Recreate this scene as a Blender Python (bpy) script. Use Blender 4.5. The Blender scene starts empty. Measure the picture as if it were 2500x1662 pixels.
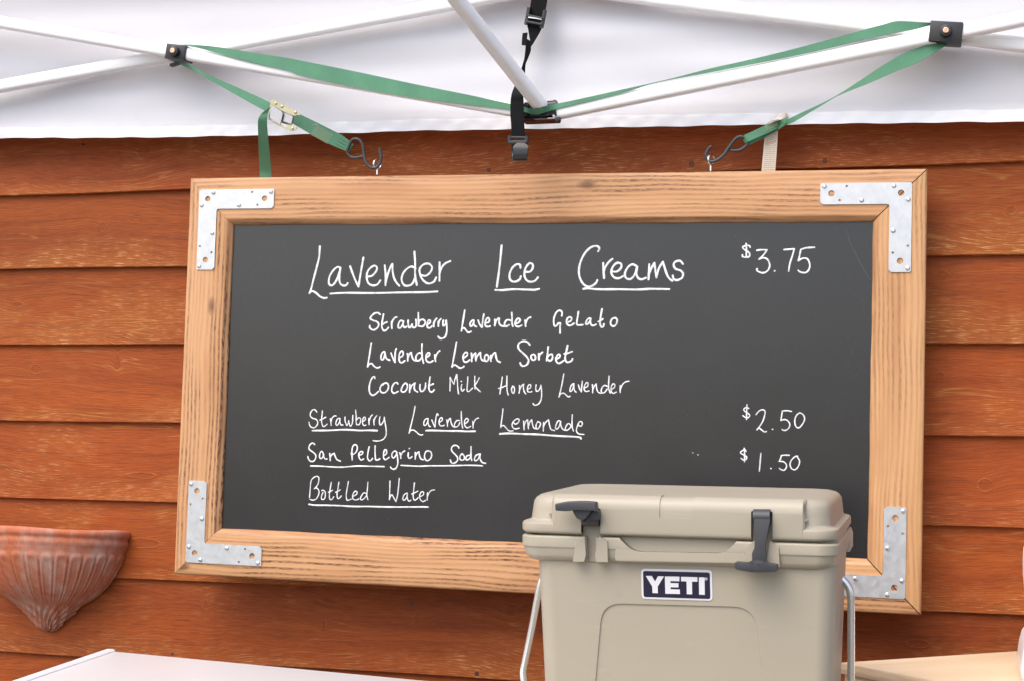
import bpy, bmesh, math, random
from mathutils import Vector, Matrix
import numpy as np
random.seed(7); rng = np.random.default_rng(7)
sc = bpy.context.scene
C = sc.collection
# ------------------------------------------------------------------ camera, sky, sun, exposure
FPX, CX, CY = 3900.0, 1250.0, 831.0            # focal length and centre in the 2500 px wide photograph
CAM = np.array([0.0, -2.95, 1.30]); YAW, PIT, ROLL = (math.radians(a) for a in (15.3775, 1.9, -0.4037))
def rotm(y, p, r):
    cy, sy, cp, sp, cr, sr = math.cos(y), math.sin(y), math.cos(p), math.sin(p), math.cos(r), math.sin(r)
    return (np.array([[cy,-sy,0],[sy,cy,0],[0,0,1]]) @ np.array([[1,0,0],[0,cp,-sp],[0,sp,cp]]) @ np.array([[cr,0,sr],[0,1,0],[-sr,0,cr]]))
RM = rotm(YAW, PIT, ROLL)                      # columns: right, forward, up
cam_d = bpy.data.cameras.new("camera"); cam = bpy.data.objects.new("camera", cam_d); C.objects.link(cam)
cam_d.sensor_width = 36.0; cam_d.lens = 36.0*FPX/2500.0; cam_d.clip_end = 500.0; cam_d.clip_start = 0.05
m4 = Matrix.Identity(4)
for i in range(3):
    m4[i][0] = RM[i,0]; m4[i][1] = RM[i,2]; m4[i][2] = -RM[i,1]; m4[i][3] = CAM[i]
cam.matrix_world = m4
sc.camera = cam
SUN_EL, SUN_AZ = math.radians(54), math.radians(-28)   # azimuth from -Y (behind the camera), negative = to the left
w = bpy.data.worlds.new("World"); sc.world = w; w.use_nodes = True
wn = w.node_tree; bg = wn.nodes["Background"]
sky = wn.nodes.new("ShaderNodeTexSky"); sky.sky_type = 'NISHITA'; sky.sun_disc = False
sky.sun_elevation = SUN_EL; sky.air_density = 1.0; sky.dust_density = 4.0; sky.ozone_density = 1.0
sundir = Vector((math.sin(SUN_AZ)*math.cos(SUN_EL), -math.cos(SUN_AZ)*math.cos(SUN_EL), math.sin(SUN_EL)))
sky.sun_rotation = math.atan2(sundir.x, sundir.y)
wn.links.new(sky.outputs[0], bg.inputs[0]); bg.inputs[1].default_value = 0.15
sun_d = bpy.data.lights.new("sun", 'SUN'); sun_d.energy = 0.9; sun_d.angle = math.radians(60); sun_d.color = (1.0, 0.975, 0.955)
sun = bpy.data.objects.new("sun", sun_d); C.objects.link(sun)
sun.rotation_euler = sundir.to_track_quat('Z', 'Y').to_euler(); sun.location = sundir*6
sc.view_settings.view_transform = 'Standard'; sc.view_settings.look = 'None'; sc.view_settings.gamma = 1.0
sc.view_settings.use_curve_mapping = False; sc.view_settings.exposure = 0.90

# ------------------------------------------------------------------ surveying helpers: a photo pixel onto a real plane
def ray(px, py): return RM @ np.array([(px-CX)/FPX, 1.0, -(py-CY)/FPX])
def P(px, py, Y):
    d = ray(px, py); return Vector(CAM + d*((Y-CAM[1])/d[1]))
def PZ(px, py, z):
    d = ray(px, py); return Vector(CAM + d*((z-CAM[2])/d[2]))

# ------------------------------------------------------------------ object helpers
def tag(o, label=None, cat=None, group=None, kind=None):
    if label: o['label'] = label
    if cat: o['category'] = cat
    if group: o['group'] = group
    if kind: o['kind'] = kind
    return o
def thing(name, label, cat, loc, group=None):
    o = bpy.data.objects.new(name, None); C.objects.link(o); o.location = loc
    o.empty_display_size = 0.05
    return tag(o, label, cat, group)
def origin(o):
    v = Vector((0,0,0))
    while o is not None:
        v += o.location; o = o.parent
    return v
def link(name, me, mat, parent=None, M=None, loc=None, smooth=None, wn=False):
    """link a mesh; geometry is in world coordinates unless M (a world matrix for local geometry) is given"""
    if mat is not None and not me.materials: me.materials.append(mat)
    o = bpy.data.objects.new(name, me); C.objects.link(o)
    if smooth is not None and len(me.polygons):
        me.shade_smooth()
        me.set_sharp_from_angle(angle=math.radians(smooth))
    base = origin(parent) if parent else Vector((0,0,0))
    if wn:
        md = o.modifiers.new("wn",'WEIGHTED_NORMAL'); md.weight = 100; md.keep_sharp = True; md.mode = 'FACE_AREA'
    if M is not None:
        o.parent = parent; o.matrix_basis = Matrix.Translation(-base) @ M
    else:
        if loc is None:
            loc = Vector((0,0,0))
            if len(me.vertices):
                co = np.empty(len(me.vertices)*3); me.vertices.foreach_get('co', co); co = co.reshape(-1,3)
                loc = Vector(((co.min(0)+co.max(0))/2).tolist())
        me.transform(Matrix.Translation(-Vector(loc)))
        o.parent = parent; o.location = Vector(loc) - base
    return o
def mesh(verts, faces, name="m"):
    me = bpy.data.meshes.new(name); me.from_pydata([tuple(v) for v in verts], [], faces); me.validate(); me.update(); return me
def join_meshes(ms):
    V, F, S = [], [], []
    for me in ms:
        b = len(V); V += [tuple(v.co) for v in me.vertices]; F += [tuple(b+i for i in p.vertices) for p in me.polygons]
    return mesh(V, F)
def recalc(me):
    bm = bmesh.new(); bm.from_mesh(me); bmesh.ops.remove_doubles(bm, verts=bm.verts, dist=1e-6); bmesh.ops.recalc_face_normals(bm, faces=bm.faces); bm.to_mesh(me); bm.free(); return me
def boxm(x0,x1,y0,y1,z0,z1,bev=0.0,seg=2):
    bm = bmesh.new(); bmesh.ops.create_cube(bm, size=1.0)
    for v in bm.verts: v.co = Vector(((x0+x1)/2+v.co.x*(x1-x0),(y0+y1)/2+v.co.y*(y1-y0),(z0+z1)/2+v.co.z*(z1-z0)))
    if bev: bmesh.ops.bevel(bm, geom=bm.edges[:], offset=bev, segments=seg, profile=0.6, affect='EDGES')
    me = bpy.data.meshes.new("m"); bm.to_mesh(me); bm.free(); return me
def smoothpath(pts, sub=6, closed=False):
    pts = [Vector(p) for p in pts]; n = len(pts); out = []
    if n < 3 and not closed: return [pts[0].lerp(pts[-1], t/3) for t in range(4)] if n == 2 else pts
    rngi = range(n if closed else n-1)
    for i in rngi:
        if closed: p0,p1,p2,p3 = pts[(i-1)%n],pts[i],pts[(i+1)%n],pts[(i+2)%n]
        else:
            p1,p2 = pts[i],pts[i+1]; p0 = pts[i-1] if i else p1*2-p2; p3 = pts[i+2] if i+2 < n else p2*2-p1
        for k in range(sub):
            t = k/sub; out.append(0.5*((2*p1)+(p2-p0)*t+(2*p0-5*p1+4*p2-p3)*t*t+(3*p1-p0-3*p2+p3)*t**3))
    if not closed: out.append(pts[-1])
    return out
def tube(path, r, n=10, closed=False, caps=True, squash=None):
    path = [Vector(p) for p in path]; m = len(path); V, F = [], []
    up = Vector((0,0,1)); prev = None
    for i,p in enumerate(path):
        a = path[(i-1)%m] if (closed or i) else p; b = path[(i+1)%m] if (closed or i < m-1) else p
        t = (b-a).normalized()
        if prev is None:
            s = t.cross(up)
            if s.length < 1e-3: s = t.cross(Vector((0,1,0)))
            s.normalize()
        else:
            s = prev - t*prev.dot(t); s.normalize()
        prev = s; u = s.cross(t)
        rr = r[i] if isinstance(r,(list,tuple)) else r
        for k in range(n):
            a_ = 2*math.pi*k/n; c_, s_ = math.cos(a_), math.sin(a_)
            if squash:                                   # rounded square section
                e = squash; c_ = math.copysign(abs(c_)**e, c_); s_ = math.copysign(abs(s_)**e, s_)
            V.append(p + s*(rr*c_) + u*(rr*s_))
    for i in range(m if closed else m-1):
        j = (i+1) % m
        for k in range(n):
            F.append((i*n+k, i*n+(k+1)%n, j*n+(k+1)%n, j*n+k))
    if caps and not closed: F.append(tuple(range(n))[::-1]); F.append(tuple((m-1)*n+k for k in range(n)))
    return recalc(mesh(V, F))
def ribbon(L, R, th, sub=6):
    """webbing: two matching edge polylines, given thickness along the local normal"""
    L = smoothpath(L, sub); R = smoothpath(R, sub); n = len(L); V, F = [], []; prevn = None
    for i in range(n):
        t = (L[min(i+1,n-1)]+R[min(i+1,n-1)]-L[max(i-1,0)]-R[max(i-1,0)])
        a = (R[i]-L[i]); nn = t.cross(a)
        if nn.length < 1e-9: nn = prevn or Vector((0,-1,0))
        nn.normalize()
        if prevn is not None and nn.dot(prevn) < 0: nn = -nn
        prevn = nn
        V += [L[i]+nn*th/2, R[i]+nn*th/2, R[i]-nn*th/2, L[i]-nn*th/2]
    for i in range(n-1):
        for k in range(4): F.append((i*4+k, i*4+(k+1)%4, (i+1)*4+(k+1)%4, (i+1)*4+k))
    F.append((0,1,2,3)); F.append(((n-1)*4+3,(n-1)*4+2,(n-1)*4+1,(n-1)*4))
    me = mesh(V, F)
    uv = me.uv_layers.new(name="UVMap"); acc = [0.0]
    for i in range(1,n): acc.append(acc[-1]+((L[i]+R[i])/2-(L[i-1]+R[i-1])/2).length)
    for lp in me.loops:
        i, k = divmod(lp.vertex_index, 4); uv.data[lp.index].uv = (acc[i], 0.0 if k in (0,3) else 1.0)
    return me
def poly2d(loops, depth, bevel=0.0, res=2):
    """2-D outline with holes extruded to +-depth/2 along local Z (curve fill), returned as a mesh"""
    cu = bpy.data.curves.new("c", 'CURVE'); cu.dimensions = '2D'; cu.fill_mode = 'BOTH'; cu.extrude = depth/2
    for lp in loops:
        s = cu.splines.new('POLY'); s.points.add(len(lp)-1); s.use_cyclic_u = True
        for p,q in zip(s.points, lp): p.co = (q[0],q[1],0,1)
    ob = bpy.data.objects.new("c", cu); C.objects.link(ob)
    dg = bpy.context.evaluated_depsgraph_get()
    me = bpy.data.meshes.new_from_object(ob.evaluated_get(dg)); bpy.data.objects.remove(ob); bpy.data.curves.remove(cu)
    me.materials.clear()
    bm = bmesh.new(); bm.from_mesh(me); bmesh.ops.remove_doubles(bm, verts=bm.verts, dist=1e-6)
    bmesh.ops.dissolve_limit(bm, angle_limit=math.radians(.5), verts=bm.verts, edges=bm.edges)
    bmesh.ops.recalc_face_normals(bm, faces=bm.faces); bm.to_mesh(me); bm.free()
    return bevel_mesh(me, bevel, res, 60) if bevel else me
def circ(x,y,r,n=20): return [(x+r*math.cos(2*math.pi*k/n), y+r*math.sin(2*math.pi*k/n)) for k in range(n)]
def rrect(x0,y0,x1,y1,r,n=5):
    o = []
    for cx,cy,a in ((x1-r,y1-r,0),(x0+r,y1-r,90),(x0+r,y0+r,180),(x1-r,y0+r,270)):
        for k in range(n+1): t = math.radians(a+90*k/n); o.append((cx+r*math.cos(t), cy+r*math.sin(t)))
    return o
def loft(rings, n=6, cap0=True, cap1=True):
    """rounded-rectangle rings (z,x0,x1,y0,y1,r) lofted along z"""
    V, F = [], []; m = 4*(n+1)
    for z,x0,x1,y0,y1,r in rings:
        for (x,y) in rrect(x0,y0,x1,y1,r,n): V.append((x,y,z))
    for i in range(len(rings)-1):
        for k in range(m): F.append((i*m+k, i*m+(k+1)%m, (i+1)*m+(k+1)%m, (i+1)*m+k))
    if cap0: F.append(tuple(range(m))[::-1])
    if cap1: F.append(tuple((len(rings)-1)*m+k for k in range(m)))
    return recalc(mesh(V, F))
def boolean(me, cutters):
    ob = bpy.data.objects.new("b", me); C.objects.link(ob); cs = []
    for c in cutters:
        co = bpy.data.objects.new("k", c); C.objects.link(co); cs.append(co)
        md = ob.modifiers.new("d", 'BOOLEAN'); md.operation = 'DIFFERENCE'; md.object = co; md.solver = 'EXACT'
    dg = bpy.context.evaluated_depsgraph_get(); dg.update()
    out = bpy.data.meshes.new_from_object(ob.evaluated_get(dg))
    for o in cs+[ob]: bpy.data.objects.remove(o)
    out.materials.clear(); return out
def bevel_mesh(me, wid, seg=2, ang=35):
    ob = bpy.data.objects.new("b", me); C.objects.link(ob); md = ob.modifiers.new("v", 'BEVEL'); md.width = wid; md.segments = seg
    md.limit_method = 'ANGLE'; md.angle_limit = math.radians(ang); md.harden_normals = False; md.use_clamp_overlap = True
    dg = bpy.context.evaluated_depsgraph_get(); dg.update(); out = bpy.data.meshes.new_from_object(ob.evaluated_get(dg))
    bpy.data.objects.remove(ob); out.materials.clear(); return out

# ------------------------------------------------------------------ materials
class NT:
    def __init__(s, name):
        s.m = bpy.data.materials.new(name); s.m.use_nodes = True; s.t = s.m.node_tree
        s.b = s.t.nodes["Principled BSDF"]; s.out = s.t.nodes["Material Output"]
    def n(s, typ, ins=None, **props):
        nd = s.t.nodes.new("ShaderNode"+typ)
        for k,v in props.items(): setattr(nd, k, v)
        for k,v in (ins or {}).items():
            if hasattr(v, 'is_output'): s.t.links.new(v, nd.inputs[k])
            else: nd.inputs[k].default_value = v
        return nd
    def math(s, op, a, b=0.0, c=0.0, clamp=False):
        nd = s.n("Math", operation=op, use_clamp=clamp)
        for i,v in enumerate((a,b,c)):
            if hasattr(v,'is_output'): s.t.links.new(v, nd.inputs[i])
            else: nd.inputs[i].default_value = v
        return nd.outputs[0]
    def noise(s, vec, scale, detail=3.0, rough=0.5, dist=0.0):
        return s.n("TexNoise", {'Vector':vec,'Scale':scale,'Detail':detail,'Roughness':rough,'Distortion':dist}).outputs['Fac']
    def vmul(s, vec, xyz): return s.n("VectorMath", {0:vec,1:xyz}, operation='MULTIPLY').outputs[0]
    def vadd(s, vec, xyz): return s.n("VectorMath", {0:vec,1:xyz}, operation='ADD').outputs[0]
    def ramp(s, fac, lo, hi): return s.n("MapRange", {'Value':fac,'From Min':lo,'From Max':hi}, clamp=True).outputs[0]
    def mix(s, fac, a, b):
        nd = s.t.nodes.new("ShaderNodeMix"); nd.data_type = 'RGBA'
        for i,v in ((0,fac),(6,a),(7,b)):
            if hasattr(v,'is_output'): s.t.links.new(v, nd.inputs[i])
            else: nd.inputs[i].default_value = (*v,1) if (i and len(v)==3) else v
        return nd.outputs[2]
    def obj(s): return s.n("TexCoord").outputs['Object']
    def set(s, **k):
        for a,v in k.items():
            a = a.replace('_',' ')
            if hasattr(v,'is_output'): s.t.links.new(v, s.b.inputs[a])
            else: s.b.inputs[a].default_value = (*v,1) if (isinstance(v,tuple) and len(v)==3) else v
        return s
    def bump(s, h, strength=0.3, dist=0.001):
        nd = s.n("Bump", {'Height':h,'Strength':strength,'Distance':dist}); s.t.links.new(nd.outputs[0], s.b.inputs['Normal'])
def simple(name, col, rough=0.5, metal=0.0, spec=0.5, var=0.06, nscale=25.0, bump=0.0, bscale=400.0):
    a = NT(name); v = a.obj(); f = a.noise(v, nscale, 4.0)
    d = tuple(c*(1-var) for c in col); l = tuple(min(1.0,c*(1+var)) for c in col)
    a.set(Base_Color=a.mix(a.ramp(f,.3,.7), d, l), Roughness=rough, Metallic=metal, Specular_IOR_Level=spec)
    if bump: a.bump(a.noise(v, bscale, 2.0), bump, 0.0005)
    return a.m

KNOTS = []   # (x, z, rx, rz) world positions on the wall, filled from the photograph
for (kx,ky,rx,rz) in ((247,555,9,12),(330,531,14,8),(85,840+60,16,12),(283,880,5,16),(2302,668,9,8),(2296,914,8,7),(2406,1185,15,14),(790,1525,6,14),(1015,1510,9,8),(1245,1492,14,13),(340,1325,60,12),(2240,1572,26,9),(345,1160,40,7),(2470,514,10,9),(1690,310,16,12),(350,370,20,16),(2202,338,6,5),(500,1475,5,12),(2130,370,14,8),(1240,330,30,10),(40,745,15,8)):
    p = P(kx,ky,0.0); KNOTS.append((p.x, p.z, rx/1300., rz/1300.))
def wall_material():
    a = NT("stained_cladding"); v = a.n("TexCoord").outputs['Generated']
    v = a.n("NewGeometry").outputs['Position']
    rnd = a.n("Attribute", attribute_name="plank").outputs['Fac']
    sp = a.n("SeparateXYZ", {0:v}); x, z = sp.outputs[0], sp.outputs[2]
    # knots: distance fields that bend the grain
    n1 = a.noise(v, 55., 2.0, .6); bend = None; ringsum = None; core = None
    for kx,kz,rx,rz in KNOTS:
        dx = a.math('MULTIPLY', a.math('SUBTRACT', x, kx), 1/rx); dz = a.math('MULTIPLY', a.math('SUBTRACT', z, kz), 1/rz)
        d2 = a.math('ADD', a.math('MULTIPLY',dx,dx), a.math('MULTIPLY',dz,dz))
        e = a.math('POWER', 2.718, a.math('MULTIPLY', d2, -0.16))
        b = a.math('MULTIPLY', e, rz*0.9)
        d = a.math('ADD', a.math('SQRT', d2), a.math('MULTIPLY', a.math('SUBTRACT', n1, .5), .9))
        rg = a.math('MAXIMUM', a.math('SUBTRACT', 1.0, a.math('MULTIPLY', a.math('ABSOLUTE', a.math('SUBTRACT', d, 1.05)), 4.0)), 0.0)
        co = a.ramp(d, 1.0, 0.75)
        bend = b if bend is None else a.math('ADD', bend, b)
        ringsum = rg if ringsum is None else a.math('MAXIMUM', ringsum, rg)
        core = co if core is None else a.math('MAXIMUM', core, co)
    off = a.n("CombineXYZ", {0:a.math('MULTIPLY',rnd,17.3),1:a.math('MULTIPLY',rnd,5.1),2:a.math('MULTIPLY',rnd,9.7)}).outputs[0]
    base = a.n("CombineXYZ", {0:x,1:0.0,2:a.math('ADD', z, bend)}).outputs[0]
    v = a.vadd(base, off)
    warp = a.noise(a.vmul(v,(1.2,1,4.0)), 1.6, 2.0)
    vz = a.n("SeparateXYZ", {0:v})
    v2 = a.n("CombineXYZ", {0:vz.outputs[0],1:0.0,2:a.math('ADD', vz.outputs[2], a.math('MULTIPLY', warp, 0.09))}).outputs[0]
    broad = a.noise(a.vmul(v2,(1.3,1,16.)), 1.0, 3.0, 0.55)
    grain = a.noise(a.vmul(v2,(3.0,1,75.)), 1.0, 4.0, 0.62)
    fine = a.noise(a.vmul(v2,(22.,1,520.)), 1.0, 3.0, 0.6)
    blotch = a.noise(a.vmul(v,(2.2,1,5.)), 1.4, 3.0, 0.6)
    c = a.mix(a.ramp(broad,.3,.7), (0.2295,0.0426,0.0052), (0.3419,0.0718,0.0092))
    c = a.mix(a.math('MULTIPLY', a.ramp(grain,.52,.72), .50), c, (0.1172,0.0228,0.0035))
    c = a.mix(a.math('MULTIPLY', a.ramp(grain,.46,.26), .22), c, (0.4121,0.1182,0.0217))
    c = a.mix(a.math('MULTIPLY', a.ramp(fine,.47,.66), .70), c, (0.1686,0.0322,0.0044))
    # worn weathered fibres: pale flecks that gather in patches
    wear = a.n("Attribute", attribute_name="wear").outputs['Fac']
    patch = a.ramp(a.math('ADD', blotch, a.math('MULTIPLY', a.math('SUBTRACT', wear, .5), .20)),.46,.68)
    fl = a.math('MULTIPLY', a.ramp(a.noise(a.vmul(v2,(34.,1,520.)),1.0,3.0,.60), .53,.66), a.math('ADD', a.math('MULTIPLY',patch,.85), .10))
    c = a.mix(a.math('MULTIPLY', patch, .34), c, (0.4027,0.1369,0.0306))
    c = a.mix(a.math('MULTIPLY', fl, .78), c, (0.6160,0.3164,0.1392))
    # long cathedral lines where stain was rubbed away
    ln = a.math('MULTIPLY', a.ramp(a.math('ABSOLUTE', a.math('SUBTRACT', a.noise(a.vmul(v2,(1.3,1,24.)),1.0,4.0,.55), .5)), .011,.003), a.ramp(a.noise(a.vmul(v,(5.,1,14.)),1.0,2.0), .5,.62))
    c = a.mix(a.math('MULTIPLY', ln, .28), c, (0.5151,0.2551,0.0643))
    c = a.mix(a.math('MULTIPLY', a.math('MULTIPLY', ringsum, a.ramp(a.noise(v,38.,3.,.7),.50,.70)), .45), c, (0.4683,0.2078,0.0494))
    c = a.max_ if False else a.mix(a.math('MULTIPLY', core, .42), c, (0.2060,0.0435,0.0069))
    rb_ = a.math('ADD', .90, a.math('MULTIPLY', rnd, .20)); c = a.n('VectorMath', {0:c,1:a.n('CombineXYZ',{0:rb_,1:a.math('MULTIPLY',rb_,a.math('ADD',.96,a.math('MULTIPLY',a.math('FRACT',a.math('MULTIPLY',rnd,7.3)),.09))),2:rb_}).outputs[0]}, operation='MULTIPLY').outputs[0]
    a.set(Base_Color=c, Roughness=a.n("MapRange",{'Value':blotch,'To Min':.5,'To Max':.7}).outputs[0], Specular_IOR_Level=.22)
    h = a.math('ADD', a.math('MULTIPLY',grain,.7), a.math('ADD', a.math('MULTIPLY',fine,.45), a.math('MULTIPLY', ringsum,.4)))
    a.bump(h, .7, .0024)
    return a.m
def pine_material(name, light, mid, dark, streak=1.0, rough=.5):
    """sawn pine, grain along local X; object colour: r = seed, g = amount of scorched streaks, b = yellowness"""
    a = NT(name); oi = a.n("ObjectInfo"); col = a.n("SeparateColor", {0:oi.outputs['Color']})
    seed, amt, yel = col.outputs[0], col.outputs[1], col.outputs[2]
    v = a.vadd(a.obj(), a.n("CombineXYZ", {0:a.math('MULTIPLY',seed,31.),1:0.0,2:a.math('MULTIPLY',seed,13.)}).outputs[0])
    wv = a.noise(a.vmul(v,(2.6,2,9.)),1.0,2.0)
    s = a.n("SeparateXYZ",{0:v})
    v2 = a.n("CombineXYZ",{0:s.outputs[0],1:s.outputs[1],2:a.math('ADD',s.outputs[2],a.math('MULTIPLY',wv,.030))}).outputs[0]
    broad = a.noise(a.vmul(v2,(1.6,14,26.)),1.0,2.0)
    ring = a.n("TexWave", {'Vector':a.vmul(v2,(.30,20.,36.)),'Scale':1.0,'Distortion':7.0,'Detail':3.0,'Detail Scale':.6,'Detail Roughness':.6}, wave_type='BANDS', bands_direction='Z', wave_profile='SIN').outputs['Fac']
    gr = a.noise(a.vmul(v2,(4.,60,150.)),1.0,3.0,.55)
    fine = a.noise(a.vmul(v2,(28.,400,900.)),1.0,2.0,.6)
    mask = a.ramp(a.noise(a.vmul(v,(3.0,3,15.)),1.3,2.5,.6), .42,.60)
    c = a.mix(a.ramp(broad,.32,.68), light, mid)
    c = a.mix(a.math('MULTIPLY', yel, .55), c, (0.5940,0.3780,0.1530))
    c = a.mix(a.math('MULTIPLY', a.ramp(ring,.35,.95), .24), c, tuple(m*.72 for m in mid))
    if streak > .9:                            # torch-scorched arrises and drifting toasted patches
        zr_ = a.n("SeparateXYZ",{0:a.obj()}).outputs[2]
        ed = a.math('MAXIMUM', a.ramp(zr_,.012,.0), a.ramp(zr_,RWID-.016,RWID-.004))
        tn = a.noise(a.vmul(v,(5.,9,30.)),1.0,3.0,.65)
        c = a.mix(a.math('MULTIPLY', a.math('MULTIPLY', ed, a.ramp(tn,.42,.62)), .55), c, (.27,.11,.05))
        c = a.mix(a.math('MULTIPLY', a.ramp(a.noise(a.vmul(v,(2.2,3,12.)),1.4,3.0,.6),.52,.70), .45), c, (.38,.165,.070))
    speck = a.ramp(a.noise(a.vmul(v2,(70.,90,420.)),1.0,2.0,.6),.42,.60)
    burn = a.math('MULTIPLY', a.math('MULTIPLY', a.ramp(a.math('ADD',a.math('MULTIPLY',ring,.42),a.math('MULTIPLY',gr,.62)), .44,.66), mask), a.math('MULTIPLY', a.math('ADD', a.math('MULTIPLY', speck,.72),.28), amt))
    c = a.mix(a.math('MULTIPLY', burn, 1.0*streak), c, dark)
    c = a.mix(a.math('MULTIPLY', a.ramp(fine,.54,.80), .30), c, tuple(m*.55 for m in mid))
    kn = a.n("TexVoronoi", {'Vector':a.vmul(v,(2.4,1.0,5.5)),'Scale':1.0,'Randomness':1.0}).outputs['Distance']
    c = a.mix(a.math('MULTIPLY', a.ramp(kn,.060,.030), .8), c, (.13,.055,.028))
    a.set(Base_Color=c, Roughness=rough, Specular_IOR_Level=.35)
    a.bump(a.math('ADD', a.math('MULTIPLY',ring,.5), a.math('ADD',a.math('MULTIPLY',gr,.4),a.math('MULTIPLY',fine,.25))), .30, .0012)
    return a.m
def webbing_material(name, col, ribs=260.0, rough=.6, var=.14, sheen=0.0):
    a = NT(name); uv = a.n("UVMap").outputs[0]; s = a.n("SeparateXYZ",{0:uv})
    rib = a.math('SINE', a.math('MULTIPLY', s.outputs[0], ribs*6.283)); rib2 = a.math('SINE', a.math('MULTIPLY', s.outputs[1], 60.))
    f = a.noise(a.obj(), 14., 3.0); g = a.noise(a.obj(), 700., 2.0)
    c = a.mix(a.ramp(f,.3,.7), tuple(x*(1-var) for x in col), tuple(min(1,x*(1+var)) for x in col))
    c = a.mix(a.math('MULTIPLY', a.ramp(rib,-.2,-1.0), .38), c, tuple(x*.45 for x in col))
    c = a.mix(a.math('MULTIPLY', a.ramp(g,.5,.8), .20), c, tuple(min(1,x*1.5) for x in col))
    a.set(Base_Color=c, Roughness=rough, Specular_IOR_Level=.4); a.bump(a.math('ADD', a.math('MULTIPLY',rib,.5), a.math('MULTIPLY',rib2,.15)), .5, .0005)
    return a.m
RWID = .0920
M = {}
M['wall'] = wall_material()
M['pine'] = pine_material("scorched_pine", (.597,.322,.166), (.50,.248,.116), (.085,.034,.018), 1.0, .45)
M['raw'] = pine_material("raw_pine", (.72,.57,.405), (.65,.49,.325), (.42,.26,.14), .35, .6)
def panel_material():
    a = NT("blackboard_paint"); v = a.obj()
    f = a.noise(v, 5., 5., .6); g = a.noise(v, 900., 2.0)
    c = a.mix(a.ramp(f,.3,.7), (.0145,.0148,.0165), (.0180,.0183,.0200))
    dust = a.ramp(a.n("TexVoronoi",{'Vector':v,'Scale':34.}).outputs['Distance'], .035,.02)
    c = a.mix(a.math('MULTIPLY', dust, .20), c, (.30,.29,.27))
    a.set(Base_Color=c, Roughness=a.n("MapRange",{'Value':f,'To Min':.20,'To Max':.26}).outputs[0], Specular_IOR_Level=.62); a.bump(g,.10,.0003); return a.m
M['panel'] = panel_material()
def chalk_material():
    a = NT("white_paint_pen"); f = a.noise(a.obj(), 75., 4.0, .7)
    a.set(Base_Color=a.mix(a.ramp(f,.33,.56), (.52,.53,.56), (.84,.84,.85)), Roughness=.7, Specular_IOR_Level=.3); return a.m
M['chalk'] = chalk_material()
M['scratch'] = simple("scratch_mark", (.12,.12,.12), .7)
def galv_material():
    a = NT("galvanised_steel"); v = a.obj()
    vo = a.n("TexVoronoi",{'Vector':v,'Scale':110.,'Randomness':1.0}); f = a.noise(v, 30., 4., .65); sc_ = a.noise(a.vmul(v,(90,400,240)),1.0,2.0)
    vc = a.n("SeparateColor",{0:vo.outputs['Color']}).outputs[0]
    c = a.mix(a.ramp(f,.3,.7), (.50,.52,.535), (.62,.635,.645)); c = a.mix(a.math('MULTIPLY',a.ramp(sc_,.63,.72),.4), c, (.40,.42,.44))
    a.set(Base_Color=c, Metallic=.82, Roughness=a.n("MapRange",{'Value':vc,'To Min':.40,'To Max':.54}).outputs[0]); a.bump(f,.06,.0004); return a.m
M['galv'] = galv_material()
M['screw'] = simple("bright_screw", (.80,.80,.80), .18, 1.0, var=.03)
M['chrome'] = simple("plated_eye", (.82,.81,.79), .14, 1.0, var=.03)
M['green'] = webbing_material("green_webbing", (.092,.262,.152), 430., .5)
M['blackweb'] = webbing_material("black_webbing", (.010,.010,.011), 430., .8)
M['blackweb'].node_tree.nodes['Principled BSDF'].inputs['Specular IOR Level'].default_value = .12
M['blackplastic'] = simple("black_plastic", (.018,.018,.020), .38, var=.15, bump=.1)
M['gloss'] = simple("dark_glossy_plate", (.045,.020,.016), .07, var=.1, spec=.9)
M['hook'] = simple("vinyl_coated_hook", (.045,.046,.048), .42, var=.2, bump=.25, bscale=300)
M['bar'] = simple("white_powder_coat", (.90,.90,.90), .30, var=.02, nscale=8)
M['zinc'] = simple("yellow_zinc", (.42,.385,.26), .34, .8, var=.12, nscale=60)
M['bright'] = simple("bright_steel", (.40,.395,.41), .30, .9, var=.05)
M['copper'] = simple("copper_rivet", (.72,.42,.28), .25, .9, var=.1)
M['rubber'] = simple("black_rubber", (.040,.042,.047), .46, var=.12, bump=.12)
def tan_material():
    a = NT('tan_moulded_plastic'); v = a.obj(); f = a.noise(v,5.,3.); sc = a.noise(a.vmul(v,(14,14,60)),1.,4.,.7); g = a.noise(v,520.,3.,.6); h = a.noise(v,38.,5.,.7)
    c = a.mix(a.ramp(f,.3,.7),(.356,.317,.242),(.372,.331,.254)); c = a.mix(a.math('MULTIPLY',a.ramp(sc,.60,.74),.16),c,(.50,.46,.38)); c = a.mix(a.math('MULTIPLY',a.ramp(h,.60,.78),.22),c,(.24,.205,.15))
    a.set(Base_Color=c,Roughness=a.n('MapRange',{'Value':h,'To Min':.36,'To Max':.50}).outputs[0]); a.bump(g,.16,.0004); return a.m
M['tan'] = tan_material() if True else simple("tan_moulded_plastic", (.362,.322,.245), .40, var=.022, nscale=5, bump=.05, bscale=700)
M['rod'] = simple("brushed_rod", (.90,.89,.87), .24, .92, var=.01)
M['badgewhite'] = simple("badge_white", (.66,.66,.68), .45, var=.02)
M['badgeblue'] = simple("badge_navy", (.012,.010,.032), .35, var=.15)
M['tagpaper'] = None
M['table'] = simple("white_laminate", (.72,.70,.69), .32, var=.02, nscale=6)
M['trim'] = simple("white_plastic_trim", (.77,.75,.755), .35, var=.02)
M['jug'] = simple("white_plastic", (.78,.75,.755), .30, var=.02)
M['screwdark'] = simple("rusty_screw", (.055,.045,.040), .5, .6, var=.3)
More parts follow.
